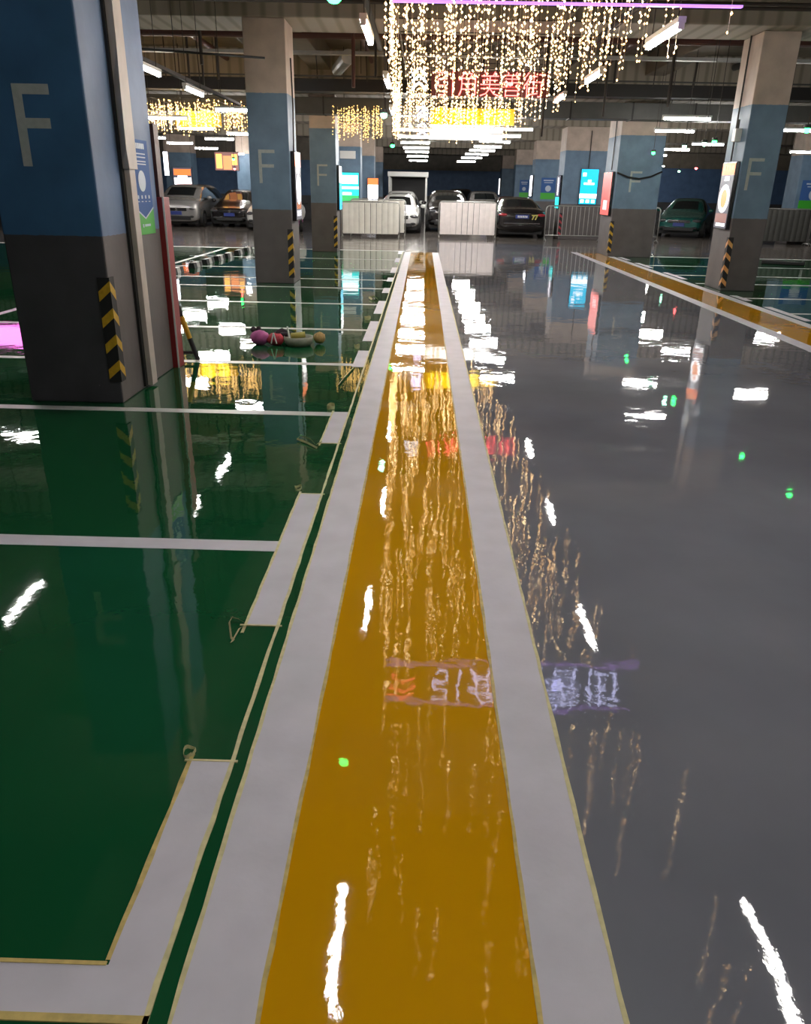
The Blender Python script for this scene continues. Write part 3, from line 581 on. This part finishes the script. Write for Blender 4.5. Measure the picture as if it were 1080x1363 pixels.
for i, (x, z, r, m, lb) in enumerate([(-3.9, 4.46, 0.09, 'duct_grey', 'grey pipe running lengthwise above the left bays'), (-4.9, 4.46, 0.06, 'maroon', 'maroon pipe running lengthwise above the left bays'), (-1.35, 4.45, 0.05, 'maroon', 'maroon pipe running lengthwise left of the fairy lights'),
                                     (4.3, 4.45, 0.07, 'maroon', 'maroon pipe running lengthwise before the right pillars'), (7.5, 4.46, 0.08, 'duct_grey', 'grey pipe running lengthwise over the right bays'), (3.5, 4.45, 0.04, 'rod', 'thin dark pipe running lengthwise over the lane'),]):
    mb = MB(); mb.cyl((x, -6, z), (x, 60, z), r, 10); o = mb.build('long_pipe', M[m]); tag(o, lb, 'pipe')
    y = 4
    while y < 60:
        mb = MB(); mb.cyl((x, y, z + r * .5), (x, y, ZC), 0.009, 5); mb.build('hanger_rod', M['rod'], o); y += 2.7 if y < 22 else 6
# drop pipes and droppers of odd lengths, like the photographed clutter
for i, (x, y, z0, z1, r, m) in enumerate(sorted([(-1.35, 16.2, 3.3, 4.5, 0.035, 'maroon'), (-0.72, 16.4, 3.3, 4.5, 0.02, 'duct_black'), (-0.55, 16.4, 3.6, 4.5, 0.02, 'duct_black'), (-4.3, 18, 3.6, 4.6, 0.025, 'rod'), (-4.9, 18, 3.6, 4.6, 0.025, 'rod'), (-3.9, 15.2, 3.5, 4.6, 0.03, 'rod'), (3.6, 17.5, 3.0, 4.6, 0.025, 'rod'), (3.75, 17.5, 3.6, 4.6, 0.025, 'rod'), (1.0, 15.6, 3.4, 4.6, 0.03, 'duct_black'), (4.6, 16.5, 3.1, 4.2, 0.03, 'rod'), (2.35, 17.2, 2.6, 4.6, 0.02, 'rod'), (-5.6, 17.2, 3.5, 4.6, 0.02, 'rod'), (-4.15, 16.2, 3.2, 4.6, 0.02, 'rod'), (-3.2, 17.9, 3.4, 4.6, 0.03, 'rod'), (-0.95, 16.4, 3.5, 4.6, 0.022, 'duct_black')])):
    mb = MB(); mb.cyl((x, y, z0), (x, y, ZC), r, 8); tag(mb.build('hanging_pipe', M[m]), 'dark vertical drop pipe under the ceiling, %s counted from the left' % ORD[i], 'pipe', 'vertical drop pipes')
# diagonal concrete-coloured chutes near second pillar
mb = MB(); mb.cyl((-2.1, 20.7, 4.15), (-1.6, 18.0, 4.05), 0.14, 14); o = tag(mb.build('round_duct', M['zinc']), 'short round duct elbow right of the second left pillar', 'duct'); hang(o, [(-1.5, 20.1, 4.0, ZC, 0.01)])
mb = MB(); mb.cyl((5.9, 12.8, 3.7), (8.8, 13.2, 4.3), 0.03, 8); tag(mb.build('slanted_conduit', M['rod']), 'slanted conduit beside the nearest right pillar', 'conduit'); hang(bpy.data.objects['slanted_conduit'], [(7.35, 13.0, 4.0, ZC, 0.008)])
mb = MB(); mb.tube([(-6, 12.3, 3.45), (-4, 12.4, 3.32), (-2.3, 12.5, 3.25)], 0.015, 6); tag(mb.build('slack_cable', M['cable']), 'slack cable reaching the second left pillar', 'cable')
# cables on pillars
mb = MB(); mb.tube([(5.02, 21.86, 2.08), (5.3, 21.84, 1.98), (5.6, 21.84, 1.94), (5.9, 21.84, 2.0), (6.18, 21.86, 2.12)], 0.022, 6); tag(mb.build('hanging_cable', M['cable']), 'black cable sagging across the letter F of the wide pillar', 'cable')
for i, (x, y, z0, z1, lb) in enumerate([(5.33, 14.75, 2.12, 4.0, 'thin black cable above the food advert'), (4.99, 22.4, 2.15, 3.6, 'thin black cable above the red advert'), (5.85, 29.95, 2.4, 3.6, 'thin black cable above the cyan screen'), (-2.215, 14.3, 2.12, 3.5, 'thin black cable above the advert of the second left pillar')]):
    mb = MB(); mb.tube([(x, y, z0), (x + .01, y + .03, (z0 + z1) / 2), (x, y, z1)], 0.014, 6); tag(mb.build('power_cable', M['cable']), lb, 'cable')
t = empty('junction_box', (5.28, 14.6, 2.42), 'small pale box on the left side of the nearest right pillar', 'junction box')
mb = MB(); mb.box(-0.03, 0.08, -0.07, 0.07, 0, 0.2); mb.build('box_body', M['white_plastic'], t, bevel=0.01)
mb = MB(); mb.cyl((0.02, 0, 0.2), (0.02, 0, 0.34), 0.02, 8); mb.build('conduit_stub', M['duct_grey'], t)

# ------------------------------------------------------------------ LED characters signs
def led_sign(y, z0, z1, x0, x1, m_text, m_chev, m_panel, label, bar=None, text='引角美善街'):
    t = empty('led_sign', (x0, y, z0), label, 'LED sign', 'hanging LED character signs in the lane'); H_ = z1 - z0; W_ = x1 - x0
    mb = MB(); mb.box(0.34, W_, 0.02, 0.035, 0.02, H_); mb.build('glow_panel', M[m_panel], t)  # added panel, its emission paints the bloom behind the characters
    sx = (W_ - 0.42) / (5 * H_ * 1.06)
    text_mesh(text, H_ * 1.03, M[m_text], 'lit_characters', t, (0.40, 0.0, H_ * 0.12), sx=sx, extrude=0.004, bold=-0.006)
    mb = MB()
    for k in range(3):
        zc = H_ * (0.22 + 0.26 * k)
        for s in (-1, 1):
            mb.face([(0.13, -0.005, zc + 0.10), (0.13 + s * 0.13, -0.005, zc), (0.13 + s * 0.13, -0.005, zc + 0.045), (0.13, -0.005, zc + 0.145)])
    mb.build('lit_chevrons', M[m_chev], t)
    for za in (-0.04, H_ + 0.02):
        mb = MB(); mb.box(-0.04, W_ + 0.05, -0.01, 0.03, za, za + 0.014); mb.build('frame_rail', M[bar] if bar else M['duct_grey'], t)
    hang(t, [(x, 0.02, H_ + 0.05, ZC - z0, 0.008) for x in (0.1, W_ - 0.1)])
led_sign(6.5, 2.84, 3.30, -0.22, 2.2, 'e_violet', 'e_red', 'e_violetpanel', 'overhead violet sign at the top edge, red chevrons', bar='e_violetbar')
led_sign(15.0, 3.05, 3.46, -0.25, 2.12, 'e_red', 'e_white', 'e_redpanel', 'red character sign with white chevrons, in the fairy lights')
led_sign(20.75, 3.02, 3.40, -0.2, 2.15, 'e_yellow', 'e_violet', 'e_yellowpanel', 'yellow character sign with violet chevrons below the red sign')
led_sign(23.6, 2.85, 3.25, -0.2, 2.15, 'e_white', 'e_violet', 'e_whitepanel', 'glaring white character sign furthest down the lane')

# ------------------------------------------------------------------ fairy light curtains
def curtain(name, label, n, xfun, y0, y1, ztop, zbot, mats, step=0.08, r=0.0066, seed=1, dens=1.0):
    rnd = random.Random(seed); mb = MB()
    for k in range(n):
        y = y0 + (y1 - y0) * rnd.random() ** dens
        y = y0 + round((y - y0) / 0.42) * 0.42 + rnd.uniform(-.03, .03)
        if name == 'fairy_light_curtain' and n > 500 and (11 < y < 15.1 or 17 < y < 20.7) and rnd.random() < 0.6: continue
        xa, xb = xfun(y); x = xa + (xb - xa) * rnd.random()
        if any(abs(y - q) < 0.07 for q in (6.5, 15.0, 20.3)) or any(abs(x - q[0]) < 0.08 and abs(y - q[1]) < 0.55 for q in ((2.22, 3.25), (1.86, 7.05), (2.02, 10.6), (2.15, 13.9), (-0.41, 3.3), (-0.5, 7.4), (-0.47, 10.5), (-0.55, 14.2), (2.05, 19.8), (-0.28, 20.6))): continue
        zb = zbot + rnd.uniform(-0.10, 0.30) * rnd.random() + (0.1 if rnd.random() < .3 else 0)
        s = 0.0012 + 0.00004 * y
        mb.box(x - s, x + s, y - s, y + s, zb, ztop, 0)
        z = zb
        while z < ztop:
            mb.octa((x + rnd.uniform(-.008, .008), y + rnd.uniform(-.008, .008), z), r * rnd.uniform(.7, 1.3) * (1 + y * 0.035), 1 if rnd.random() < .7 else 2); z += step * rnd.uniform(.5, 1.5)
    o = mb.build(name, mats); return tag(o, label, 'fairy lights', kind='stuff')
def xmain(y):
    k = max(0, min(1, (y - 6.5) / 12)); return (-0.28 - 0.34 * k, 2.28 - 0.40 * k)
curtain('fairy_light_curtain', 'curtain of warm white fairy lights hanging over the grey lane', 600, xmain, 3.2, 20.5, 3.42, 2.66, [M['wire'], M['bulb'], M['bulb3']], seed=3, dens=0.85)
# dense left hem of the main curtain
curtain('fairy_light_fringe', 'dense fringe of fairy lights on the left edge of the lane curtain', 60, lambda y: (xmain(y)[0] - .06, xmain(y)[0] + .06), 6.0, 20.5, 3.42, 2.62, [M['wire'], M['bulb'], M['bulb3']], seed=4, step=0.07, dens=0.8)
curtain('fairy_light_curtain', 'golden fairy light curtain over the left bays behind the near pillar', 330, lambda y: (-8.3, -3.3), 18.2, 20.7, 3.25, 2.72, [M['wire'], M['bulb2'], M['bulb']], seed=5, step=0.085, r=0.0075)
curtain('fairy_light_curtain', 'greenish gold fairy light curtain between third pillar and lane', 70, lambda y: (-2.1, -1.0), 19.4, 20.8, 3.3, 2.70, [M['wire'], M['bulb2'], M['bulb2']], seed=6, step=0.07, r=0.006)
for (x0, x1, y0, y1, z, lb) in [(-0.35, 2.32, 3.1, 20.6, 3.43, 'wire mesh frame holding the lane fairy lights'), (-8.4, -3.2, 18.1, 20.8, 3.26, 'wire mesh frame holding the left fairy lights')]:
    mb = MB(); y = y0
    while y <= y1 + .01: mb.box(x0, x1, y - .006, y + .006, z, z + .012); y += 0.84
    for k in range(5):
        x = x0 + (x1 - x0) * k / 4; mb.box(x - .006, x + .006, y0, y1, z, z + .012)
    o = mb.build('wire_frame', M['rod']); tag(o, lb, 'wire frame')
    y = y0
    while y < y1: hang(o, [(x0, y, z, ZC, .005), (x1, y, z, ZC, .005)]); y += 2.5
# lit yellow word block in the left curtain
t = empty('led_sign', (-5.95, 20.3, 2.86), 'yellow glowing sign inside the left fairy lights', 'LED sign')
mb = MB(); mb.box(0, 1.1, 0.02, 0.03, 0, 0.3); mb.build('glow_panel', M['e_yellowpanel'], t)  # added panel, emission paints a yellow glow round the word
text_mesh('美善', 0.42, M['e_yellow'], 'lit_characters', t, (0.1, 0, 0.03), extrude=.004)
hang(t, [(0.1, .02, .3, ZC - 2.92, .006), (1.0, .02, .3, ZC - 2.92, .006)])

# ------------------------------------------------------------------ crowd barriers
def barrier(x0, x1, y, h, label, sheet=None, rz=0.0, loc=None):
    t = empty('crowd_barrier', (x0, y, 0) if loc is None else loc, label, 'barrier', rz=rz); W_ = x1 - x0; r = 0.02; rc = 0.12
    pts = [(0, 0, 0.02)] + [(0, 0, h - rc)] + [(rc - rc * math.cos(a * PI / 8), 0, h - rc + rc * math.sin(a * PI / 8)) for a in range(1, 5)] + [(W_ - rc + rc * math.sin(a * PI / 8), 0, h - rc + rc * math.cos(a * PI / 8)) for a in range(0, 5)] + [(W_, 0, 0.02)]
    mb = MB(); mb.tube(pts, r, 8); mb.build('outer_frame', M['steel'], t, smooth=True)
    mb = MB(); mb.cyl((0, 0, 0.2), (W_, 0, 0.2), r * .8, 8); mb.build('lower_rail', M['steel'], t, smooth=True)
    n = 13 if not sheet else 10
    for k in range(1, n):
        x = W_ * k / n; mb = MB(); mb.cyl((x, 0, 0.2), (x, 0, h - 0.02), 0.011, 6); mb.build('upright_bar', M['steel'], t)
    for x in (0.02, W_ - 0.02):
        mb = MB(); mb.tube([(x, -0.26, 0.015), (x, -0.2, 0.05), (x, 0, 0.09), (x, 0.2, 0.05), (x, 0.26, 0.015)], 0.018, 8); mb.build('foot', M['steel'], t)
    if sheet:
        mb = MB(); m_ = 40
        for i in range(m_):
            a, b = i / m_, (i + 1) / m_
            fa = lambda u: -0.03 - 0.016 * abs(math.sin(u * PI * n))
            mb.face([(0.04 + a * (W_ - .08), fa(a), 0.13), (0.04 + b * (W_ - .08), fa(b), 0.13), (0.04 + b * (W_ - .08), fa(b), h - .03), (0.04 + a * (W_ - .08), fa(a), h - .03)])
        o = mb.build('covering_sheet', M[sheet], t); md = o.modifiers.new('s', 'SOLIDIFY'); md.thickness = 0.004
        for k in range(1, n):
            x = W_ * k / n; mb = MB(); mb.box(x - .008, x + .008, -0.034, -0.028, 0.14, h - .04); mb.build('fold_line', M['duct_grey'], t)
    return t
barrier(-2.82, -0.80, 28.5, 1.16, 'crowd barrier covered in grey-white sheet, left of the white sedan', 'sheet2')
barrier(-2.60, -0.62, 29.6, 1.24, 'second sheeted barrier just behind the left one', 'sheet2')
barrier(0.58, 2.62, 29.2, 1.22, 'crowd barrier covered in white sheet in the middle of the lane', 'sheet')
barrier(4.28, 6.2, 28.6, 1.16, 'bare steel crowd barrier beside the black sedan')
barrier(6.35, 8.3, 28.9, 1.16, 'bare steel crowd barrier behind the wide right pillar')
barrier(11.7, 13.7, 29.2, 1.2, 'grey barrier at the right edge, nearer the pillar', 'duct_grey')
barrier(13.75, 15.75, 29.2, 1.2, 'grey barrier at the right edge, outermost', 'duct_grey')

# ------------------------------------------------------------------ wheel stops
def wheel_stop(x, y, label):
    mb = MB(); n = 3; L_ = 0.62
    for k in range(n):
        a = -L_ / 2 + L_ * k / n; b = a + L_ / n; mi = k % 2
        P = [(-0.07, 0), (0.07, 0), (0.05, 0.1), (-0.05, 0.1)]
        for q in range(4):
            p0, p1 = P[q], P[(q + 1) % 4]; mb.face([(p0[0], a, p0[1]), (p1[0], a, p1[1]), (p1[0], b, p1[1]), (p0[0], b, p0[1])], mi)
        if k in (0, n - 1):
            e = a if k == 0 else b; mb.face([(p[0], e, p[1]) for p in P], mi)
    o = mb.build('wheel_stop', [M['black'], M['line']], loc=(x, y, 0.001)); o.rotation_euler = (0, 0, 0); tag(o, label, 'wheel stop', 'wheel stops in the left bays')
for i, y in enumerate((10.2, 12.2, 12.95, 14.6, 15.35, 16.6, 17.5, 18.4, 19.2, 20.2, 21.1)):
    wheel_stop(-4.75 + (y - 15) * 0.03, y, 'black and white wheel stop on the left, %s from the camera' % ORD[i])
mb = MB(); mb.box(-0.5, 0.5, -0.07, 0.07, 0, 0.09); o = mb.build('wheel_stop', M['black'], bevel=0.02, loc=(9.1, 20.4, 0.001)); o.rotation_euler = (0, 0, -0.5); tag(o, 'dark wheel stop lying askew on the right green floor', 'wheel stop')

# ------------------------------------------------------------------ bags
t = empty('pink_bag', (-1.70, 8.22, 0), 'slumped pink bag with dark straps on the green floor', 'bag')
mb = MB(); mb.ball((0, 0, 0.075), 0.10, 14, sq=(1.05, .8, .78), rough=0.06); mb.build('bag_body', M['pink'], t, smooth=True)
mb = MB(); mb.ball((-0.075, 0.05, 0.15), 0.035, 8, rough=.2); mb.ball((-.02, .05, .155), .03, 8, rough=.2); mb.build('strap_bundle', M['darkcloth'], t, smooth=True)
t = empty('red_pouch', (-1.53, 8.2, 0), 'crumpled red and white pouch between pink bag and basin', 'bag')
mb = MB(); mb.ball((0, 0, 0.065), 0.085, 12, sq=(1.15, .8, .75), rough=0.14); mb.build('pouch_body', M['redcloth'], t, smooth=True)
mb = MB(); mb.ball((0.09, 0.05, 0.11), 0.04, 8, rough=.2, sq=(1.6, 1, .6)); mb.build('dark_flap', M['darkcloth'], t, smooth=True)
mb = MB(); mb.cyl((-.04, -.06, .03), (-.01, -.06, .14), .008, 6); mb.cyl((.02, -.065, .03), (-.01, -.06, .14), .008, 6); mb.build('white_cord', M['white_plastic'], t)
t = tag(MB().ball((0, 0, 0.075), 0.07, 10, sq=(1.7, .7, .9), rough=0.25).build('cloth_heap', M['darkcloth'], smooth=True, loc=(-1.50, 8.42, 0.0)), 'dark crumpled cloth heap behind the red pouch', 'cloth')
t = empty('round_basin', (-1.29, 8.22, 0), 'grey round basin full of tools on the green floor', 'basin')
mb = MB(); mb.lathe([(0.0, 0.002), (0.12, 0.002), (0.15, 0.04), (0.155, 0.10), (0.148, 0.10), (0.14, 0.045), (0.11, 0.012), (0.0, 0.012)], n=28); mb.build('bowl', M['basin'], t, smooth=True)
mb = MB(); mb.cyl((-0.08, 0.0, 0.10), (0.07, 0.02, 0.115), 0.03, 10); mb.build('tape_roll', M['olive'], t, smooth=True)
mb = MB(); mb.cyl((-0.09, -0.02, 0.06), (-0.115, 0.0, 0.20), 0.010, 6); mb.build('tool_handle', M['white_plastic'], t)
t = tag(MB().ball((0, 0, 0.07), 0.075, 12, sq=(.9, .8, .8), rough=0.15).build('straw_bundle', M['straw'], smooth=True, loc=(-1.08, 8.32, 0.0)), 'small tan cloth bundle right of the basin', 'bundle')

# ------------------------------------------------------------------ cars
def car(name, label, x, y, rz, L_, w, H_, pm, kind='sedan', group=None, plate=True, extra=None):
    root = empty(name, (x, y, 0), label, 'car', rz=rz, group=group)
    k = H_ / 1.45
    if kind == 'sedan':
        S = [(0.0, .74, .30, .60, .64, .62), (.10, .88, .22, .68, .72, .74), (.7, .97, .2, .80, .86, .82), (1.30, 1, .2, .90, .98, .82), (2.05, 1, .2, .94, 1.38, .64), (2.6, 1, .2, .96, 1.45, .65), (3.3, 1, .2, .97, 1.40, .64), (L_ - .62, 1, .2, 1.0, 1.07, .78), (L_ - .15, .96, .24, .97, 1.03, .78), (L_, .80, .32, .85, .90, .66)]
        cab = (3, 7)
    elif kind == 'suv':
        S = [(0.0, .80, .32, .70, .76, .68), (.10, .92, .24, .80, .86, .78), (.8, .99, .22, .92, .98, .86), (1.15, 1, .22, .98, 1.05, .84), (1.8, 1, .22, 1.0, 1.38, .70), (2.5, 1, .22, 1.02, 1.45, .72), (3.6, 1, .22, 1.03, 1.42, .71), (L_ - .28, 1, .22, 1.04, 1.2, .74), (L_ - .08, .97, .26, 1.0, 1.06, .78), (L_, .86, .32, .9, .95, .7)]
        cab = (3, 7)
    else:
        S = [(0.0, .92, .24, .66, .73, .84), (.06, .97, .18, .80, .86, .88), (.45, 1, .17, .90, .96, .88), (.65, 1, .17, .92, 1.0, .88), (1.45, 1, .17, .93, 1.37, .80), (2.0, 1, .17, .94, 1.45, .82), (3.9, 1, .17, .95, 1.43, .77), (L_ - .3, 1, .2, .96, 1.3, .76), (L_ - .08, .97, .24, .95, 1.02, .8), (L_, .9, .3, .9, .95, .74)]
        cab = (3, 7)
    mb = MB(); rows = []
    for (yy, ww, zb, zbelt, zt, wr) in S:
        W_ = ww * w; wr_ = wr * w; zb *= k; zbelt *= k; zt *= k
        half = [(0, zb), (.8 * W_, zb), (W_ * .985, zb + .12), (W_, zb + .3), (.985 * W_, zbelt), (wr_, zt - .06 * k), (wr_ * .8, zt - .008), (0, zt)]
        rows.append([(a, yy, z) for a, z in half] + [(-a, yy, z) for a, z in reversed(half[1:-1])])
    n = len(rows[0])
    for rr in rows: mb.v += rr
    for i in range(len(rows) - 1):
        for j in range(n):
            jj = (j + 1) % n; glass = 0
            side = j in (4, n - 5); top = j in (6, 7); top = j in (6, 7) 
            if cab[0] <= i < cab[1]:
                if side: glass = 1
                if i in (cab[0], cab[1] - 1) and j in (6, 7): glass = 1
                if i in (cab[0], cab[1] - 1) and j in (5, 8): glass = 0
            mb.f.append((i * n + j, i * n + jj, (i + 1) * n + jj, (i + 1) * n + j)); mb.m.append(glass)
    mb.f.append(tuple(reversed(range(n)))); mb.m.append(0)
    mb.f.append(tuple((len(rows) - 1) * n + q for q in range(n))); mb.m.append(0)
    tmp = mb.build('tmp', [M[pm], M['glass']], sub=2)
    bpy.context.view_layer.update()
    me = bpy.data.meshes.new_from_object(tmp.evaluated_get(bpy.context.evaluated_depsgraph_get())); bpy.data.objects.remove(tmp)
    for nm, mi in (('body', 0), ('windows', 1)):
        bm = bmesh.new(); bm.from_mesh(me)
        bmesh.ops.delete(bm, geom=[fc for fc in bm.faces if fc.material_index != mi], context='FACES')
        m2 = bpy.data.meshes.new(nm); bm.to_mesh(m2); bm.free()
        for p in m2.polygons: p.use_smooth = True; p.material_index = 0
        m2.materials.clear(); m2.materials.append(M[pm] if mi == 0 else M['glass'])
        o = bpy.data.objects.new(nm, m2); C.objects.link(o); o.parent = root
    for sx in (-1, 1):
        for yy in (.82, L_ - .9):
            mb = MB(); mb.cyl((sx * (w - .2), yy, .33), (sx * (w + .012), yy, .33), .33, 20); wh = mb.build('wheel', M['tyre'], root, bevel=.02)
            mb = MB(); xx = sx * (w + .014); mb.cyl((sx * (w - .02), yy, .33), (xx, yy, .33), .2, 14)
            mb.build('rim', M['rim'], wh)
        mb = MB(); mb.ball((sx * (w + .09), 1.45, .98 * k), .1, 10, sq=(1.1, .6, .75)); mb.build('side_mirror', M[pm], root, smooth=True)
    z = k
    fr = .62 * z if kind != 'suv' else .72 * z
    for sx in (-1, 1):
        mb = MB(); mb.ball((sx * w * .70, .085, fr), .15, 12, sq=(1.15, .75, .42)); mb.build('headlight', M['lens'], root, smooth=True)
        mb = MB(); mb.ball((sx * w * .74, L_ - .07, .82 * z), .15, 12, sq=(1.15, .5, .36)); mb.build('tail_light', M['tail'], root, smooth=True)
        mb = MB(); mb.ball((sx * w * .66, .05, .36 * z), .09, 8, sq=(1.4, .7, .6)); mb.build('fog_lamp_recess', M['black'], root, smooth=True)
    mb = MB(); mb.box(-w * .46, w * .46, -.012, .1, fr - .09, fr + .03); mb.build('grille', M['black_gloss'], root, bevel=.02)
    mb = MB(); mb.box(-w * .46, w * .46, -.018, 0, fr - .035, fr - .02); mb.ball((0, -.015, fr - .03), .05, 10, sq=(1, .3, 1)); mb.build('grille_bar', M['chrome'], root)
    mb = MB(); mb.box(-w * .62, w * .62, -.012, .1, .25 * z, .38 * z); mb.build('lower_intake', M['black'], root, bevel=.02)
    if plate:
        mb = MB(); mb.box(-.22, .22, -.03, -.0, .42 * z, .42 * z + .13); mb.build('number_plate', M['plate_blue'], root)
    mb = MB(); mb.box(-.24, .24, L_ - .02, L_ + .02, .70 * z, .70 * z + .13); rp = mb.build('rear_plate', M['plate_blue'], root)
    mb = MB()
    for q in range(6): mb.box(-.18 + q * .062, -.145 + q * .062, L_ + .02, L_ + .023, .70 * z + .03, .70 * z + .10)
    mb.build('plate_marks', M['white_plastic'], rp)
    mb = MB(); mb.box(-w * .7, w * .7, L_ - .06, L_ + .008, .52 * z, .545 * z); mb.box(-.3, .3, L_ - .06, L_ + .012, .86 * z, .875 * z); mb.build('chrome_trim', M['chrome'], root)
    mb = MB(); mb.box(-w * .85, w * .85, .3, L_ - .3, .14, .26); mb.build('underbody', M['black'], root)
    return root
car('white_sedan', 'white sedan facing the camera beside the left sheeted barrier', -0.95, 31.6, 0, 4.5, .87, 1.45, 'car_white')
car('silver_car', 'pale car parked behind the white sedan', -1.05, 38.0, 0, 4.5, .88, 1.55, 'car_white', 'suv')
car('dark_suv', 'black SUV behind the middle white barrier', 1.05, 33.5, 0, 4.6, .92, 1.62, 'car_black', 'suv')
car('dark_hatchback', 'dark green-black car beyond the SUV, second row', 2.2, 46.5, 0, 4.3, .88, 1.72, 'car_black', 'suv')
car('grey_suv', 'pale-roofed SUV in the second row right of the dark car', 3.1, 40.5, 0, 4.6, .93, 1.62, 'car_silver', 'suv')
car('dark_sedan', 'dark sedan with lit bonnet left of the black sedan, second row', 3.98, 35.2, 0, 4.5, .88, 1.42, 'car_darkred')
bk = car('black_sedan', 'black sedan seen from behind with yellow numerals on its boot', 3.62, 29.9 + 4.8, PI, 4.8, .93, 1.42, 'car_black')
text_mesh('77', 0.22, M['olive'], 'yellow_numerals', bk, (-0.34, 4.815, 0.66), rot=(PI / 2, 0, PI), extrude=.003, bold=.012)
car('silver_minivan', 'silver minivan parked on the far left facing the camera', -9.95, 33.0, 0, 4.7, .92, 1.66, 'car_silver', 'van')
car('dark_sedan', 'black car right of the silver minivan', -7.95, 33.6, 0, 4.6, .88, 1.5, 'car_black')
car('white_hatchback', 'white car mostly hidden by the second left pillar', -6.0, 31.2, 0, 4.3, .86, 1.48, 'car_white')
car('dark_sedan', 'dark car on the far left beyond the minivan', -12.3, 33.4, 0, 4.6, .88, 1.45, 'car_black')
car('green_sedan', 'dark green sedan on the right between the two pillars', 10.2, 32.8, -0.42, 4.6, .93, 1.50, 'car_green')

# scooter between the second and third pillars
t = empty('motor_scooter', (-4.65, 31.2, 0), 'pink and white scooter between the second and third left pillars', 'scooter', rz=0.25)
for y in (0, 1.2):
    mb = MB()
    mb.cyl((-.05, y, .22), (.05, y, .22), .22, 18); mb.build('wheel', M['tyre'], t, bevel=.02)
mb = MB(); mb.tube([(0, .05, .3), (0, .16, .7), (0, .2, 1.0)], .06, 8); mb.tube([(0, .2, .4), (0, .5, .28), (0, .85, .3)], .11, 8); mb.ball((0, 1.05, .55), .26, 12, sq=(.75, 1.5, .7)); mb.build('body', M['pink'], t, smooth=True)
mb = MB(); mb.ball((0, .06, .72), .2, 12, sq=(1, .4, 1.5)); mb.build('front_shield', M['car_white'], t, smooth=True)
mb = MB(); mb.ball((0, .95, .76), .2, 10, sq=(.8, 1.9, .3)); mb.build('seat', M['black'], t, smooth=True)
mb = MB(); mb.tube([(-.32, .28, 1.02), (0, .18, 1.0), (.32, .28, 1.02)], .02, 6); mb.build('handlebar', M['black'], t)

# white canopy booth at the back
t = empty('canopy', (-1.9, 44.0, 0), 'white canopy on posts over a dark opening, behind the white sedan', 'canopy')
mb = MB(); mb.box(0, 2.15, 0, 2.4, 2.22, 2.46); mb.build('fascia', M['white_plastic'], t, bevel=.02)
for (x, y) in ((.1, .1), (2.05, .1), (.1, 2.3), (2.05, 2.3)):
    mb = MB(); mb.box(x - .05, x + .05, y - .05, y + .05, 0, 2.22); mb.build('post', M['zinc'], t)
mb = MB(); mb.box(0.1, 2.05, 2.3, 2.36, 0, 2.22); mb.build('interior_shade_sheet', M['black'], t)  # black sheet standing in for the unlit interior under the canopy
mb = MB(); mb.box(-3.0, -2.45, 0, 0.05, 2.35, 2.60); tag(mb.build('direction_sign', M['white_plastic'], loc=(0.02, 29.8, 0.2)), 'small pale sign plate above the teal screen', 'sign')

# ------------------------------------------------------------------ world
w = bpy.data.worlds.new('world'); sc.world = w; w.use_nodes = True
w.node_tree.nodes['Background'].inputs[0].default_value = (0.5, 0.5, 0.55, 1); w.node_tree.nodes['Background'].inputs[1].default_value = 0.02
try:
    sc.view_settings.view_transform = 'Standard'; sc.view_settings.look = 'None'; sc.view_settings.exposure = 0.28
    sc.cycles.use_denoising = True; sc.cycles.sample_clamp_indirect = 6.0; sc.cycles.max_bounces = 8; sc.cycles.diffuse_bounces = 4
    sc.cycles.use_light_tree = True; sc.cycles.caustics_reflective = False
except Exception as e: print(e)
